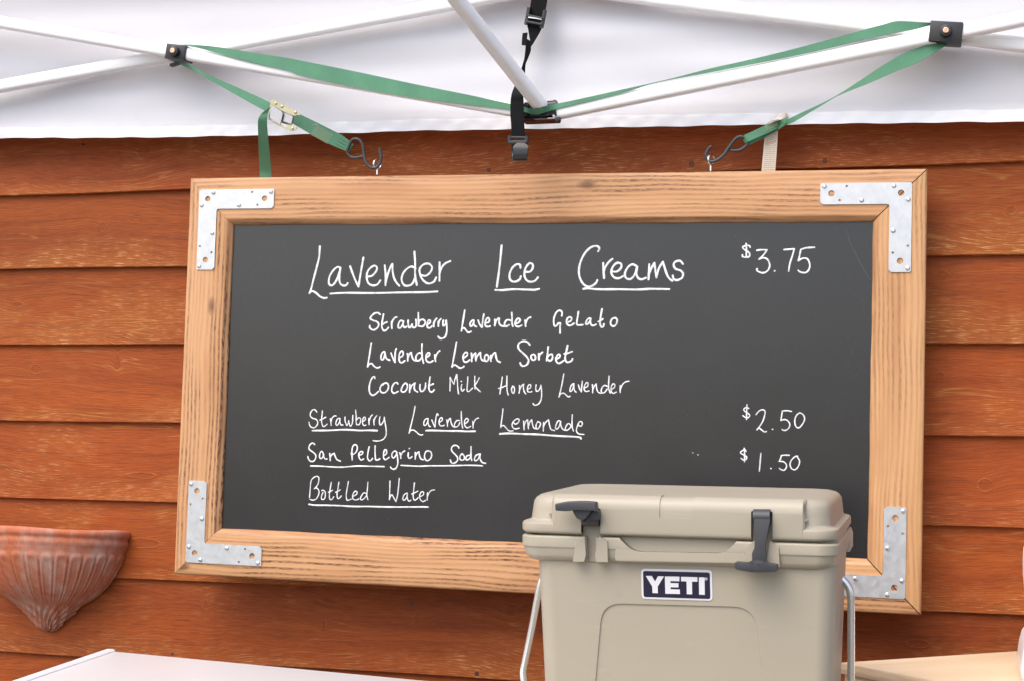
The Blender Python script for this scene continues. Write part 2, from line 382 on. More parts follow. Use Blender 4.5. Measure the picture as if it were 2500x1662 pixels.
def fabric_material():
    a = NT("white_canopy_cloth"); v = a.obj()
    f = a.noise(a.vmul(v,(1.2,1,4.)), 2.0, 3.0); g = a.noise(v, 1300., 2.0)
    st = a.math('MULTIPLY', a.ramp(a.noise(v, 11., 4., .7), .66,.80), .16)
    c = a.mix(a.ramp(f,.3,.7), (.775,.79,.835), (.80,.815,.855)); c = a.mix(st, c, (.60,.565,.56))
    a.set(Base_Color=c, Roughness=.75, Specular_IOR_Level=.25)
    a.bump(g,.12,.0004)
    tr = a.n("BsdfTranslucent", {'Color':(.88,.90,.97,1)}); mx = a.n("MixShader", {0:.22})
    a.t.links.new(a.b.outputs[0], mx.inputs[1]); a.t.links.new(tr.outputs[0], mx.inputs[2]); a.t.links.new(mx.outputs[0], a.out.inputs[0]); return a.m
M['cloth'] = fabric_material()
M['hem'] = simple('white_hem_cloth', (.80,.81,.85), .75, var=.03, bump=.3, bscale=900)
def terracotta_material():
    a = NT("weathered_terracotta"); v = a.obj()
    f = a.noise(v, 13., 5., .65); g = a.noise(a.vmul(v,(1,1,.45)), 22., 4., .6); h = a.noise(v, 260., 3.)
    c = a.mix(a.ramp(f,.32,.66), (.49,.125,.048), (.42,.145,.078))
    zz = a.n('SeparateXYZ',{0:v}); low = a.ramp(zz.outputs[2], .02, -.11); side = a.ramp(zz.outputs[0], -.08, .12)
    dep = a.math('ADD', a.ramp(g,.50,.72), a.math('MULTIPLY', a.ramp(a.noise(v,55.,4.,.7),.35,.65), a.math('ADD', a.math('MULTIPLY',low,.55), a.math('MULTIPLY',side,.30))), clamp=True)
    c = a.mix(a.math('MULTIPLY', dep, .68), c, (.50,.35,.29))
    c = a.mix(a.math('MULTIPLY', a.ramp(h,.62,.80), .35), c, (.56,.44,.38))
    a.set(Base_Color=c, Roughness=.72, Specular_IOR_Level=.3); a.bump(a.math('ADD',h,a.math('MULTIPLY',g,.6)),.35,.0012); return a.m
M['terra'] = terracotta_material()
def tag_material():
    a = NT("printed_cloth_label"); uv = a.n("UVMap").outputs[0]; s = a.n("SeparateXYZ",{0:uv})
    row = a.math('SINE', a.math('MULTIPLY', s.outputs[0], 2*math.pi/.0036)); rowid = a.math('FLOOR', a.math('DIVIDE', a.math('ADD',s.outputs[0],.0009), .0036))
    word = a.n("TexNoise",{'Vector':a.n("CombineXYZ",{0:a.math('MULTIPLY',s.outputs[1],16.),1:a.math('MULTIPLY',rowid,7.7),2:0.0}).outputs[0],'Scale':1.0,'Detail':2.0}).outputs['Fac']
    edge = a.math('MULTIPLY', a.ramp(s.outputs[1],.10,.14), a.ramp(s.outputs[1],.92,.88))
    ink = a.math('MULTIPLY', a.math('MULTIPLY', a.ramp(row,.25,.6), a.ramp(word,.36,.46)), edge)
    c = a.mix(a.math('MULTIPLY', ink, .55), (.62,.54,.44), (.16,.14,.13))
    red = a.math('MULTIPLY', a.math('MULTIPLY', a.ramp(s.outputs[0],.0255,.0262), a.ramp(s.outputs[0],.0290,.0283)), edge)
    c = a.mix(a.math('MULTIPLY',red,.75), c, (.62,.22,.17))
    a.set(Base_Color=c, Roughness=.7); return a.m
M['tagpaper'] = tag_material()
M['ground'] = simple("gravel_yard", (.13,.125,.11), .9, var=.4, nscale=60)
# (part name-group, origin x, origin y, zoom scale, stroke width in zoom px, strokes)
LET=[
('H',720,570,4.718,21,"""288,150 280,270 255,380 215,530 185,650 168,692;175,680 205,668 245,690 290,730 335,748 370,743;525,400 490,390 440,430 400,500 390,570 410,600 440,595 480,540 515,440 525,398;525,400 512,500 518,570 550,602 590,600 608,575;635,380 660,450 695,540 733,615;733,615 745,540 765,420 790,280;845,500 890,490 935,440 945,395 915,375 870,400 835,450 828,520 850,580 900,603 950,590 985,545;1035,370 1045,480 1043,600;1043,590 1065,490 1105,380 1122,355;1122,355 1125,430 1140,510 1170,570 1203,605;1390,405 1340,385 1280,420 1240,480 1230,545 1260,600 1310,605 1355,580 1385,510;1377,212 1385,350 1385,480 1405,598;1450,485 1510,490 1560,450 1580,395 1550,355 1495,355 1450,390 1435,440 1460,520 1510,570 1555,580 1605,555 1628,510;1667,335 1667,440 1665,548;1665,470 1690,400 1730,350 1790,322;408,697 580,688 900,690 1250,683 1500,680 1642,672"""),
('H',1180,570,4.5365,21,"""203,135 190,280 170,450 150,595;412,385 405,350 370,345 325,380 295,440 292,500 320,535 365,535 405,510 415,478;475,430 520,425 548,385 545,345 515,332 480,365 458,420 458,480 485,525 530,540 575,525 605,490;133,630 210,632 330,622 460,625 560,628 618,618;1272,200 1285,165 1255,143 1195,155 1130,215 1080,310 1060,400 1065,480 1100,555 1150,590 1205,585 1250,550 1262,520;1328,330 1330,400 1338,498;1335,420 1355,370 1390,320 1430,285;1420,425 1480,425 1525,385 1525,340 1480,330 1440,365 1420,410 1420,450 1450,490 1500,500 1550,475;1700,365 1650,345 1600,380 1570,440 1575,490 1610,510 1650,495 1685,440 1705,370;1705,370 1695,440 1710,490 1750,512 1800,495;1838,345 1835,430 1830,512;1833,470 1860,390 1895,330;1895,330 1905,410 1918,490;1918,490 1945,390 1990,318;1990,318 2020,420 2050,490 2092,528;2210,340 2180,308 2130,315 2108,350 2130,395 2185,415 2212,450 2200,495 2150,520 2110,510 2098,470;1108,618 1160,612 1280,622 1500,622 1700,625 1850,618 2060,620"""),
('P1',1700,560,5.8975,21,"""775,262 760,240 715,238 668,262 700,300 750,330 772,365 755,400 700,405 665,395 665,370;718,208 722,300 720,400;872,308 940,298 1018,300;1018,300 970,370 905,435;905,435 960,415 1010,425 1045,470 1058,530 1035,590 990,625 940,630 890,610 870,585 878,570;1126,603 1131,603;1262,297 1330,292 1410,283;1410,283 1385,380 1350,490 1330,605;1505,295 1485,390 1470,455;1505,295 1580,272 1700,263;1470,455 1520,425 1575,420 1615,450 1635,520 1620,585 1580,625 1530,628 1485,612 1468,595"""),
('A',890,750,7.372,29,"""282,135 250,110 210,105 165,125 120,170 105,210 150,240 220,265 255,310 235,370 180,410 130,405 95,370 95,335;342,130 330,200 315,290 315,370 345,425 390,415 430,372;325,315 360,290 405,272;488,265 490,330 493,385;490,310 510,240 550,190 580,185;690,255 650,245 618,290 605,350 620,380 655,370 690,310 703,255;703,255 695,310 705,355 735,370 760,350;785,240 785,300 800,365 825,365 855,310;855,310 860,350 890,375 925,350 930,290 925,225;968,105 970,200 972,290 970,340;972,280 1000,240 1050,225 1090,260 1085,310 1045,350 985,345;1140,310 1180,285 1185,245 1155,240 1130,290 1128,350 1155,380 1190,370 1215,345;1245,285 1245,320 1248,355;1246,310 1265,250 1300,205;1330,260 1328,310 1330,345;1330,310 1345,250 1375,215;1420,240 1410,300 1420,340 1455,310 1470,240;1470,240 1480,340 1480,440 1455,530 1400,565 1355,560 1325,530;1805,60 1790,150 1770,270 1745,430;1745,425 1760,390 1795,380 1830,420 1860,455 1890,455 1920,440;1960,235 1930,250 1900,300 1905,345 1935,340 1960,290 1968,240;1968,240 1965,300 1985,340 2015,355;2045,240 2070,310 2110,365;2115,365 2125,290 2135,200 2150,130;2195,285 2240,270 2245,215 2215,195 2180,250 2170,310 2190,350 2230,355 2262,345"""),
('A',1200,750,7.372,29,"""60,225 62,280 58,335;62,310 90,240 125,205 145,215;140,215 135,270 155,320 200,345 250,345;350,245 300,230 260,250 235,300 240,345 280,345 320,320;365,100 370,200 370,290 385,350;440,300 490,280 515,235 490,205 455,225 425,290 440,340 490,355 545,330;605,240 610,300 615,350;612,310 635,240 670,200 705,185;1265,160 1270,100 1240,65 1190,75 1145,140 1120,230 1125,320 1145,350;1145,350 1180,330 1205,290 1240,290;1240,290 1235,360 1235,470;1385,270 1430,250 1440,200 1405,180 1365,210 1350,260 1365,310 1405,335 1450,320 1485,295;1565,85 1555,160 1540,240 1535,310 1560,325 1600,325 1645,322;1765,200 1730,220 1700,280 1705,315 1740,300 1775,250 1785,205;1785,205 1780,270 1800,325 1840,335 1880,315;1990,35 1975,120 1960,210 1955,310 1985,365 2015,345 2025,305;1920,265 1960,245 2005,215;2230,195 2185,205 2150,250 2145,310 2180,345 2225,335 2255,285 2260,225 2230,195"""),
('B',890,825,7.372,28,"""122,85 105,200 85,330 55,510;60,505 85,465 130,455 165,495 205,525 240,530 278,515;355,240 320,260 297,320 302,380 330,385 355,340 365,245;365,245 375,310 400,370 455,395;478,265 510,350 548,430;550,430 550,340 555,240 572,185;640,345 690,310 695,250 665,232 630,280 620,360 640,430 680,435 725,405;770,275 778,340 778,405;778,370 805,290 840,255;840,255 855,330 885,390 930,405;1025,270 975,265 935,310 925,370 950,405 990,395 1030,345;1035,100 1032,220 1040,350 1062,445;1120,340 1165,310 1175,270 1145,262 1110,310 1110,390 1150,430 1190,430 1232,405;1265,295 1270,350 1278,415;1272,360 1295,295 1325,250 1355,225;1655,70 1635,190 1610,330 1575,515;1575,515 1600,490 1630,480 1670,505 1715,535 1755,530 1790,505;1790,350 1845,310 1850,265 1815,255 1780,300 1775,370 1800,425 1850,420 1895,385;1925,265 1928,340 1930,415;1930,370 1960,300 2000,265;2000,265 2000,330 2005,400;2005,380 2035,310 2085,255;2085,255 2090,330 2110,385 2150,405;2200,290 2165,320 2165,390 2195,415 2225,390 2235,330 2200,290"""),
('B',1200,825,7.372,30,"""-12,310 -14,360 -10,410;-10,370 20,300 50,265 72,262;72,262 82,330 105,400 155,432;690,120 650,75 575,55 500,90 478,150 505,210 570,270 640,340 668,400 640,470 580,500 535,485 515,440;755,290 715,310 720,370 755,395 790,370 785,310 755,290;850,275 850,330 855,385;855,350 875,290 920,250;1020,155 1010,260 995,400;1000,350 1040,300 1090,290 1100,340 1080,390 1045,410 1030,390;1165,375 1225,340 1230,300 1195,295 1160,360 1170,420 1210,450 1260,430 1300,400;1370,130 1345,250 1325,350 1345,420 1390,430 1440,405 1460,365;1310,280 1380,265 1450,238"""),
('C',890,905,7.372,27,"""185,130 180,100 145,115 105,190 85,290 95,390 140,435 190,420 250,365;335,245 355,220 400,215 430,250 425,320 385,375 330,390 290,365 280,310 310,250 350,220;600,230 580,205 535,220 500,280 490,350 520,395 560,390 605,365;730,215 690,260 660,340 680,375 730,365 770,300 765,235 730,215;815,240 815,310 812,380;815,340 850,260 910,215;910,215 895,280 905,340 955,375;1000,240 995,300 1015,360 1060,355 1095,290 1100,215;1180,105 1165,220 1160,320 1190,375 1230,365 1255,335;1165,260 1200,245 1240,230"""),
('C',890,905,7.372,20,"""1540,110 1542,230 1537,355;1542,115 1575,180 1610,235;1610,235 1630,140 1660,60;1660,60 1672,200 1680,320 1695,410;1750,240 1740,300 1755,355 1780,350 1795,325;1740,184 1745,186;1860,100 1855,200 1845,330 1865,370 1900,350 1945,305;1985,90 1985,200 1990,320;2065,120 2030,190 1980,260;1985,270 2030,320 2085,370"""),
('C',1200,905,6.74,19,"""178,95 160,230 138,375;255,80 252,200 258,320 275,390;115,285 170,270 235,240;350,250 330,290 340,350 365,360 380,310 370,260 345,245;460,235 462,300 455,360;460,320 490,250 530,215;530,215 525,280 540,340 565,375;590,295 640,275 645,230 615,225 590,280 600,335 635,345 665,335;735,225 728,280 740,330 775,320 800,280 815,230;815,230 825,340 820,450 785,530 735,560 700,555 683,530;1190,45 1170,160 1145,280 1110,425;1112,415 1140,375 1185,362 1220,385 1250,415 1275,422 1295,410;1345,205 1310,240 1290,310 1300,335 1330,310 1350,250 1355,205;1355,205 1355,270 1370,325 1395,345;1430,225 1450,290 1478,340;1480,340 1485,260 1495,165;1530,275 1580,250 1590,200 1565,190 1530,240 1525,300 1555,335 1605,325;1660,220 1665,290 1665,355;1665,320 1690,250 1725,210;1725,210 1730,280 1755,345 1800,365;1910,250 1860,235 1820,270 1805,330 1830,360 1870,340 1905,290;1935,80 1928,200 1930,290 1955,360;1970,300 2020,270 2030,225 2000,210 1970,260 1970,330 2005,365 2055,345;2118,235 2118,290 2118,350;2118,310 2150,230 2200,180 2262,165"""),
('D',740,980,6.553,18,"""220,165 195,130 160,125 125,165 115,220 150,260 210,280 235,330 215,385 170,415 125,400 100,360 97,325;310,140 300,240 298,330 320,390 350,385 385,355;270,290 310,275 365,245;437,270 445,320 448,375;445,330 465,260 500,225 530,225;575,260 545,280 525,340 535,375 565,355 590,290;590,265 590,320 605,365 640,370;672,240 672,300 690,355 700,378 720,345 730,300;730,300 745,370 765,385 790,330 795,215;840,130 850,230 848,310 855,365;850,300 885,255 920,270 915,330 890,365 855,360;955,315 995,285 990,245 965,255 950,310 960,365 985,378 1005,370;1050,265 1053,310 1058,365;1055,310 1080,240 1110,208;1130,280 1132,320 1138,368;1134,320 1150,260 1178,222;1230,240 1220,300 1230,365 1255,360 1290,300 1300,245;1300,245 1315,350 1330,450 1325,540 1280,600 1210,625 1150,625 1120,618;1792,70 1775,170 1745,300 1695,500;1700,490 1720,460 1755,448 1800,470 1850,515 1890,530 1915,520;1985,265 1950,285 1930,340 1940,375 1970,365 1995,310 2000,265;2000,265 2000,330 2015,385 2040,395;2060,290 2085,350 2110,400;2112,400 2120,300 2135,210 2150,190 2160,215;2175,330 2225,295 2225,260 2200,255 2175,310 2185,370 2215,385 2260,375"""),
('D',740,980,6.553,26,"""150,460 300,458 450,455 680,445 900,458 1060,455 1185,460;1965,460 2100,458 2300,465 2500,466 2600,472 2753,470"""),
('D',1080,980,6.553,18,"""72,285 80,340 82,390;80,350 105,285 130,262;130,262 140,330 165,385 200,405;275,300 235,298 200,340 195,390 225,400 260,375 280,330;303,150 305,250 310,330 325,418;360,350 405,315 415,280 385,265 355,310 360,380 400,415 455,390;485,310 490,360 492,418;490,370 515,305 545,270 578,258;970,110 960,210 945,320 933,410;935,405 950,385 985,380 1020,415 1055,455 1090,468 1130,462;1140,330 1165,355 1210,335 1230,290 1200,270 1150,300 1118,350 1125,405 1165,432 1230,420;1300,305 1305,370 1308,445;1308,390 1330,320 1365,285;1365,285 1370,350 1378,430;1380,380 1400,320 1430,285;1430,285 1440,350 1460,410 1490,430;1525,315 1500,370 1505,425 1530,430 1560,390 1570,340 1530,315;1620,325 1618,390 1615,465;1618,400 1650,330 1700,285;1700,285 1715,370 1740,440 1795,458;1895,315 1860,300 1830,340 1810,410 1830,435 1860,410 1885,350 1890,315;1890,315 1895,370 1920,430 1960,455;2060,380 2020,345 1985,380 1965,435 1990,455 2030,430 2070,380;2080,205 2075,320 2080,410 2098,465;2180,375 2220,390 2240,350 2225,315 2190,325 2160,390 2145,460 2180,510 2265,522"""),
('D',1080,980,6.553,27,"""920,512 1080,505 1300,515 1500,520 1700,535 1900,548 2100,558 2200,568 2218,590"""),
('E',740,1070,7.372,24,"""210,105 180,78 135,95 105,150 115,195 170,235 220,280 230,330 205,390 160,410 120,395 92,350 88,320;360,255 330,225 300,280 300,340 330,355 360,320 365,270;368,270 372,320 395,362 432,362;480,265 485,330 488,390;487,340 515,290 560,260;560,260 580,320 610,375 670,403;885,185 880,260 885,380;868,280 890,150 935,105 970,130 975,190 945,250 890,285;1000,295 1060,280 1075,240 1040,230 1005,270 1010,340 1045,385 1090,362;1190,145 1170,240 1160,340 1190,395 1220,390 1250,355;1298,125 1295,220 1300,330 1310,380 1345,380 1385,360;1455,300 1500,270 1500,205 1470,200 1450,260 1450,340 1475,375 1515,360 1550,335;1685,240 1650,220 1605,260 1600,320 1630,345 1670,300 1690,240;1690,240 1700,340 1705,440 1680,520 1635,548 1590,535 1575,510;1740,250 1755,300 1760,350;1760,310 1785,250 1830,218;1895,250 1890,310 1905,350 1935,345 1960,320;1910,178 1922,168;2020,245 2022,300 2018,365;2020,320 2050,260 2085,235;2085,235 2095,300 2120,360 2165,378;2250,215 2205,240 2185,310 2200,370 2240,395 2290,360 2315,300 2300,240 2250,215;135,490 300,492 480,505 700,512 850,500 1000,490 1200,495 1460,500"""),
('E',1000,1070,11.795,38,"""-243,765 -100,775 0,778 250,790 600,780 900,778 1300,775 1600,765 1900,768 2095,782;1420,265 1390,215 1320,190 1240,215 1205,290 1230,370 1310,450 1375,530 1385,610 1330,680 1250,710 1200,680 1172,610;1510,430 1460,490 1450,570 1490,615 1550,605 1585,560 1560,480 1510,430;1770,490 1700,475 1640,510 1620,580 1650,610 1710,590 1765,520;1770,225 1770,370 1770,500 1790,620;2040,440 1970,450 1900,500 1870,580 1890,630 1950,610 2000,540 2030,450;2030,450 2030,560 2060,640 2110,690 2190,708"""),
('F',740,1150,6.938,18,"""130,180 120,300 110,440;130,180 150,130 200,90 240,80 268,110 260,190 230,250 190,290;190,290 235,280 270,330 260,400 220,465 160,485 115,470;315,325 345,315 375,350 375,430 350,470 315,465 315,410 340,350;478,180 460,290 445,400 455,470 490,470 520,425;430,350 465,335 500,315;607,180 590,290 575,390 585,450 610,455 650,410;553,350 590,335 628,310;768,165 750,270 732,390 740,475 770,485 815,465;845,420 905,385 915,345 880,335 845,380 840,450 875,480 920,475 945,460;1080,375 1030,360 990,410 970,460 995,478 1040,450 1080,400;1098,180 1090,300 1080,400 1098,475;1472,160 1470,300 1462,475;1465,460 1490,400 1510,395;1510,395 1540,450 1575,510;1575,510 1600,400 1618,250 1630,115;1760,365 1715,390 1690,450 1700,485 1735,470 1765,410 1765,365;1765,365 1765,440 1790,500 1830,485;1887,190 1875,300 1865,410 1880,480 1915,475 1950,440;1840,380 1890,360 1945,330;1980,425 2035,395 2040,350 2005,345 1975,400 1985,470 2030,510 2080,485;2108,355 2105,410 2103,480;2105,430 2135,360 2175,320 2225,310"""),
('F',740,1150,6.938,25,"""100,555 200,570 400,572 600,578 850,592 1100,592 1300,598 1600,602 2000,600 2120,602"""),
('P2',1650,960,5.8975,17,"""1050,212 1010,200 980,225 990,250 1040,285 1065,315 1040,345 1000,340 965,315;1025,160 1020,260 1018,370;1155,300 1200,250 1250,232 1285,255 1275,330 1240,420 1170,520;1170,515 1200,495 1240,525 1275,550 1305,545;1390,513 1396,513;1535,250 1525,310 1512,385;1535,250 1600,245 1665,255;1512,385 1560,372 1605,385 1640,430 1635,480 1600,520 1560,530 1530,515;1785,275 1740,310 1715,370 1720,450 1750,490 1790,480 1840,410 1855,350 1830,300 1785,275"""),
('P3',1650,960,5.8975,17,"""1010,830 990,805 945,830 935,855 980,885 1020,910 1010,950 975,955 940,930;985,785 990,880 990,980;1225,858 1215,980 1203,1115;1367,1077 1374,1077;1520,890 1510,930 1488,975;1520,890 1580,885 1635,887;1488,975 1545,978 1585,1010 1595,1050 1570,1095 1540,1102 1510,1090 1492,1075;1755,900 1720,905 1670,950 1645,1010 1660,1070 1700,1095 1740,1080 1775,1020 1780,960 1750,915"""),
('S',1650,960,5.8975,14,"""318,880 323,880;243,852 247,852"""),
]
# ================================================================== SETTING
g = mesh([(-60,-60,0),(60,-60,0),(60,60,0),(-60,60,0)], [(0,1,2,3)])
tag(link("ground", g, M['ground'], loc=Vector((0,0,0))), kind='structure')

# ------------------------------------------------------------------ the lapped timber wall behind everything
WALL_X0, WALL_X1 = -3.6, 2.2
wall = thing("shed_wall", "reddish brown stained wall of overlapping horizontal boards behind the menu board", "wall", (-.7,0,0))
lips = []                                     # lip height at left and right picture edge, from the photograph
for (yl,yr) in ((478.5,394),(657,623.5),(842,840),(1026.5,1066),(1214,1288),(1401,1503)):
    lips.append((P(0,yl,0.0), P(2500,yr,0.0)))
def lipz(k, x):
    if 0 <= k < len(lips):
        a,b = lips[k]; t = (x-a.x)/(b.x-a.x); t = max(-.6,min(1.5,t)); return a.z+(b.z-a.z)*t
    if k < 0: return lipz(0,x)+.160*(-k)
    return lipz(len(lips)-1,x)-.160*(k-len(lips)+1)
V,F,A,WR = [],[],[],[]
for k in range(-6, 12):
    zt = lipz(k,0)
    if zt < -.1: break
    n = 90; r0 = random.random(); rows = 7
    wob = [random.gauss(0,1) for _ in range(14)]
    b = len(V)
    for i in range(n+1):
        x = WALL_X0+(WALL_X1-WALL_X0)*i/n
        ww = .0009*sum(wob[q]*math.sin(x*(1.3+q*1.7)+q*2.1)/(1+.4*q) for q in range(7))
        zb = lipz(k,x)+ww; ztop = lipz(k-1,x)+.028
        cup = .0016*math.sin(x*1.1+r0*9)
        pr = [(zb+.0012,.0088),(zb,.0078),(zb+.0003,-.0004),(zb+.0018,-.0022)]
        for q in range(1,rows): 
            t = q/(rows-1); pr.append((zb+.0018+(ztop-zb-.0018)*t, -.0022+.0125*t+cup*math.sin(math.pi*t)))
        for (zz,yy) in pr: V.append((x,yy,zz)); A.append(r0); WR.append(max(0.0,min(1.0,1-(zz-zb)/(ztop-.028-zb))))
        m = len(pr)
    for i in range(n):
        for q in range(m-1): F.append((b+i*m+q, b+(i+1)*m+q, b+(i+1)*m+q+1, b+i*m+q+1))
bb = len(V)
V += [(WALL_X0,.03,-.05),(WALL_X1,.03,-.05),(WALL_X1,.03,2.7),(WALL_X0,.03,2.7)]; A += [0]*4; WR += [0]*4; F.append((bb,bb+1,bb+2,bb+3))
me = mesh(V,F)
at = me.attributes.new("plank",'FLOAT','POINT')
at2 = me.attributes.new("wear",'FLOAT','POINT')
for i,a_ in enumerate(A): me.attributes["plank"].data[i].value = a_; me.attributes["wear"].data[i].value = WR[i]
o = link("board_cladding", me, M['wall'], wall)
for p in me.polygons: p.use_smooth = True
me.set_sharp_from_angle(angle=math.radians(30))
def wall_y(p):                                # front face of the boards at a wall point
    for k in range(-6,12):
        zb, zt = lipz(k,p.x), lipz(k-1,p.x)
        if zb <= p.z < zt: return -.0022+.0125*(p.z-zb)/(zt+.028-zb)
    return 0.0
for (px,py,r) in ((1195,416.5,.0038),(1689.6,402.5,.0048),(2014.5,394,.0042),(1003.6,1471.5,.0038),(1166,1642,.0040),(424,1594,.0026),(2230,314,.0026),(203,353,.0026)):
    p = P(px,py,0.004); y = wall_y(p)
    a = poly2d([circ(0,0,r,14)], .0016, .0005); cr = []
    for ang in (0,90):
        c_ = boxm(-r*.62,r*.62,-r*.14,r*.14,-.0006,.0009); c_.transform(Matrix.Rotation(math.radians(ang+25),4,'Z')); cr.append(c_)
    a = boolean(a, cr)
    a.transform(Matrix.Translation((p.x,y-.0006,p.z)) @ Matrix.Rotation(math.radians(90),4,'X'))
    link("screw", a, M['screwdark'], wall)

# ================================================================== MENU BOARD
BW, BH, RW = 1.4081, .7748, .0920             # outer size, rail width
cpos = Vector((-.7486, -.0954, 1.30+.0216))
bx = Vector((.9998,.0128,-.0154)).normalized(); bz = Vector((.015,.030,.9994)); bz = (bz-bx*bz.dot(bx)).normalized(); by = bz.cross(bx)
MB = Matrix(((bx.x,by.x,bz.x,cpos.x),(bx.y,by.y,bz.y,cpos.y),(bx.z,by.z,bz.z,cpos.z),(0,0,0,1)))
MBi = MB.inverted()
def B(px,py,d=0.0):                           # photo pixel -> (x,z) on the board's face, d metres behind it
    o_ = MBi @ Vector(CAM); dd = MBi.to_3x3() @ Vector(ray(px,py)); t = (d-o_.y)/dd.y; q = o_+dd*t; return q.x, q.z
board = thing("menu_board", "framed black menu board with white hand lettering, hanging against the reddish board wall", "menu board", cpos)
PD = .0130                                    # the panel lies this far behind the frame's face
pm = boxm(-BW/2+.02, BW/2-.02, PD, PD+.006, -BH/2+.02, BH/2-.02)
link("panel", pm, M['panel'], board, M=MB)
# rails: local X along the grain, Z from outer edge (0) to inner edge (RW), Y depth
prof = [(0.0,.030),(0.0,.0045),(.0008,.0020),(.0022,.0006),(.0045,0.0),(.030,-.0002),(.060,0.0),(RW-.0115,0.0),(RW-.0095,.0005),(RW-.0085,.0014),(RW-.0018,.0078),(RW-.0004,.0094),(RW,.0115),(RW,.030)]
def rail(L, gap0, gap1):
    V,F = [],[]; n = 24; m = len(prof)
    for i in range(n+1):
        t = i/n
        for (v,y) in prof:
            x0, x1 = v+gap0, L-v-gap1
            x = x0+(x1-x0)*t
            wob = .0004*math.sin(x*23+L*7)+.0003*math.sin(x*61) if v > RW-.003 else 0
            V.append((x,y,v+wob))
    for i in range(n):
        for q in range(m):
            F.append((i*m+q,i*m+(q+1)%m,(i+1)*m+(q+1)%m,(i+1)*m+q))
    F.append(tuple(range(m))); F.append(tuple(n*m+q for q in range(m))[::-1])
    return recalc(mesh(V,F))
def RZ(deg): return Matrix.Rotation(math.radians(deg),4,'Y')
def rail_matrix(which):
    # columns: local X (grain), Y (depth), Z (towards the opening)
    if which == 'top':    c = ((-1,0,0),(0,1,0),(0,0,-1),(BW/2,0,BH/2))
    if which == 'bottom': c = ((1,0,0),(0,1,0),(0,0,1),(-BW/2,0,-BH/2))
    if which == 'left':   c = ((0,0,-1),(0,1,0),(1,0,0),(-BW/2,0,BH/2))
    if which == 'right':  c = ((0,0,1),(0,1,0),(-1,0,0),(BW/2,0,-BH/2))
    X,Y,Z,T = c
    return Matrix(((X[0],Y[0],Z[0],T[0]),(X[1],Y[1],Z[1],T[1]),(X[2],Y[2],Z[2],T[2]),(0,0,0,1)))
GAPS = {'top':(.0012,.0002),'bottom':(.0003,.0016),'left':(.0002,.0004),'right':(.0010,.0010)}
for wh,L,colr,lab in (('top',BW,(.13,.75,.25,1),None),('bottom',BW,(.41,1.0,.35,1),None),('left',BH,(.67,1.0,.30,1),"scorched left rail with dark knot"),('right',BH,(.89,.40,.55,1),"paler smooth right rail")):
    ga,gb = GAPS[wh]; rm = rail(L,ga,gb)
    o = link("frame_rail", rm, M['pine'], board, M=MB @ rail_matrix(wh), smooth=32); o.color = colr
    if lab: o['label'] = lab
# corner brackets, local x right along one leg, y along the other, z out of the board
LEG, BWD = .158, .0380
def bracket_mesh():
    c1,c2 = .005,.0045
    out = [(c1*.6,0),(LEG-c2*.4,0),(LEG,c2*.4),(LEG,BWD-c2),(LEG-c2,BWD)]
    out += [(BWD+.005,BWD)] + [(BWD+.005-.005*math.sin(math.radians(a)), BWD+.005-.005*math.cos(math.radians(a))) for a in (30,60,90)]
    out += [(BWD,LEG-c2),(BWD-c2,LEG),(c2*.4,LEG),(0,LEG-c2*.4),(0,c1*.6)]
    hl = [circ(.0185,.0185,.0056),circ(.1385,.0185,.0056),circ(.0185,.1385,.0056)]
    hl += [circ(x,y,.0021,10) for x,y in ((.112,.0058),(.124,.031),(.0058,.112),(.031,.124))]
    return poly2d([out]+hl, .0022, .0004, 1)
SCREWS = ((.0300,.0060),(.0060,.0310),(.0850,.0310),(.1512,.0055),(.0310,.0860),(.0055,.1512))
def screw_mesh():
    # pan head with a cross recess
    R_, n = .0042, 16; V,F = [(0,0,.0026)],[]
    prf = [(.0018,.00255),(.0030,.0021),(.0038,.0013),(.0042,.0004),(.0042,-.0004)]
    for (r,z) in prf:
        for k in range(n): V.append((r*math.cos(2*math.pi*k/n), r*math.sin(2*math.pi*k/n), z))
    for k in range(n): F.append((0,1+k,1+(k+1)%n))
    for i in range(len(prf)-1):
        for k in range(n): F.append((1+i*n+k,1+(i+1)*n+k,1+(i+1)*n+(k+1)%n,1+i*n+(k+1)%n))
    F.append(tuple(1+(len(prf)-1)*n+k for k in range(n))[::-1])
    me = recalc(mesh(V,F)); cr = []
    for ang in (0,90):
        c_ = boxm(-.0022,.0022,-.00055,.00055,.0012,.004); c_.transform(Matrix.Rotation(math.radians(ang),4,'Z')); cr.append(c_)
    return boolean(me, cr)
bme, sme = bracket_mesh(), screw_mesh()
bme.materials.append(M['galv']); sme.materials.append(M['screw'])
bme.shade_smooth(); bme.set_sharp_from_angle(angle=math.radians(30)); sme.shade_smooth(); sme.set_sharp_from_angle(angle=math.radians(40))
# origin = outer corner of each bracket on the photo; (sx,sz) = direction of the legs
for (px,py,ang) in ((488.5,464,0),(2227,446,1),(2210,1461.5,2),(454,1371,3)):
    x0,z0 = B(px,py)
    ux,uz = {0:((1,0),(0,-1)),1:((0,-1),(-1,0)),2:((-1,0),(0,1)),3:((0,1),(1,0))}[ang]
    Ml = Matrix(((ux[0],uz[0],0,x0),(0,0,-1,-.0012),(ux[1],uz[1],0,z0),(0,0,0,1)))
    br = bpy.data.objects.new("corner_bracket", bme); C.objects.link(br); br.parent = board
    br.matrix_basis = Matrix.Translation(-cpos) @ MB @ Ml
    for (sx_,sy_) in SCREWS:
        s_ = bpy.data.objects.new("screw", sme); C.objects.link(s_); s_.parent = br
        s_.matrix_basis = Matrix.Translation((sx_,sy_,.0011)) @ Matrix.Rotation(random.uniform(0,1.5),4,'Z')
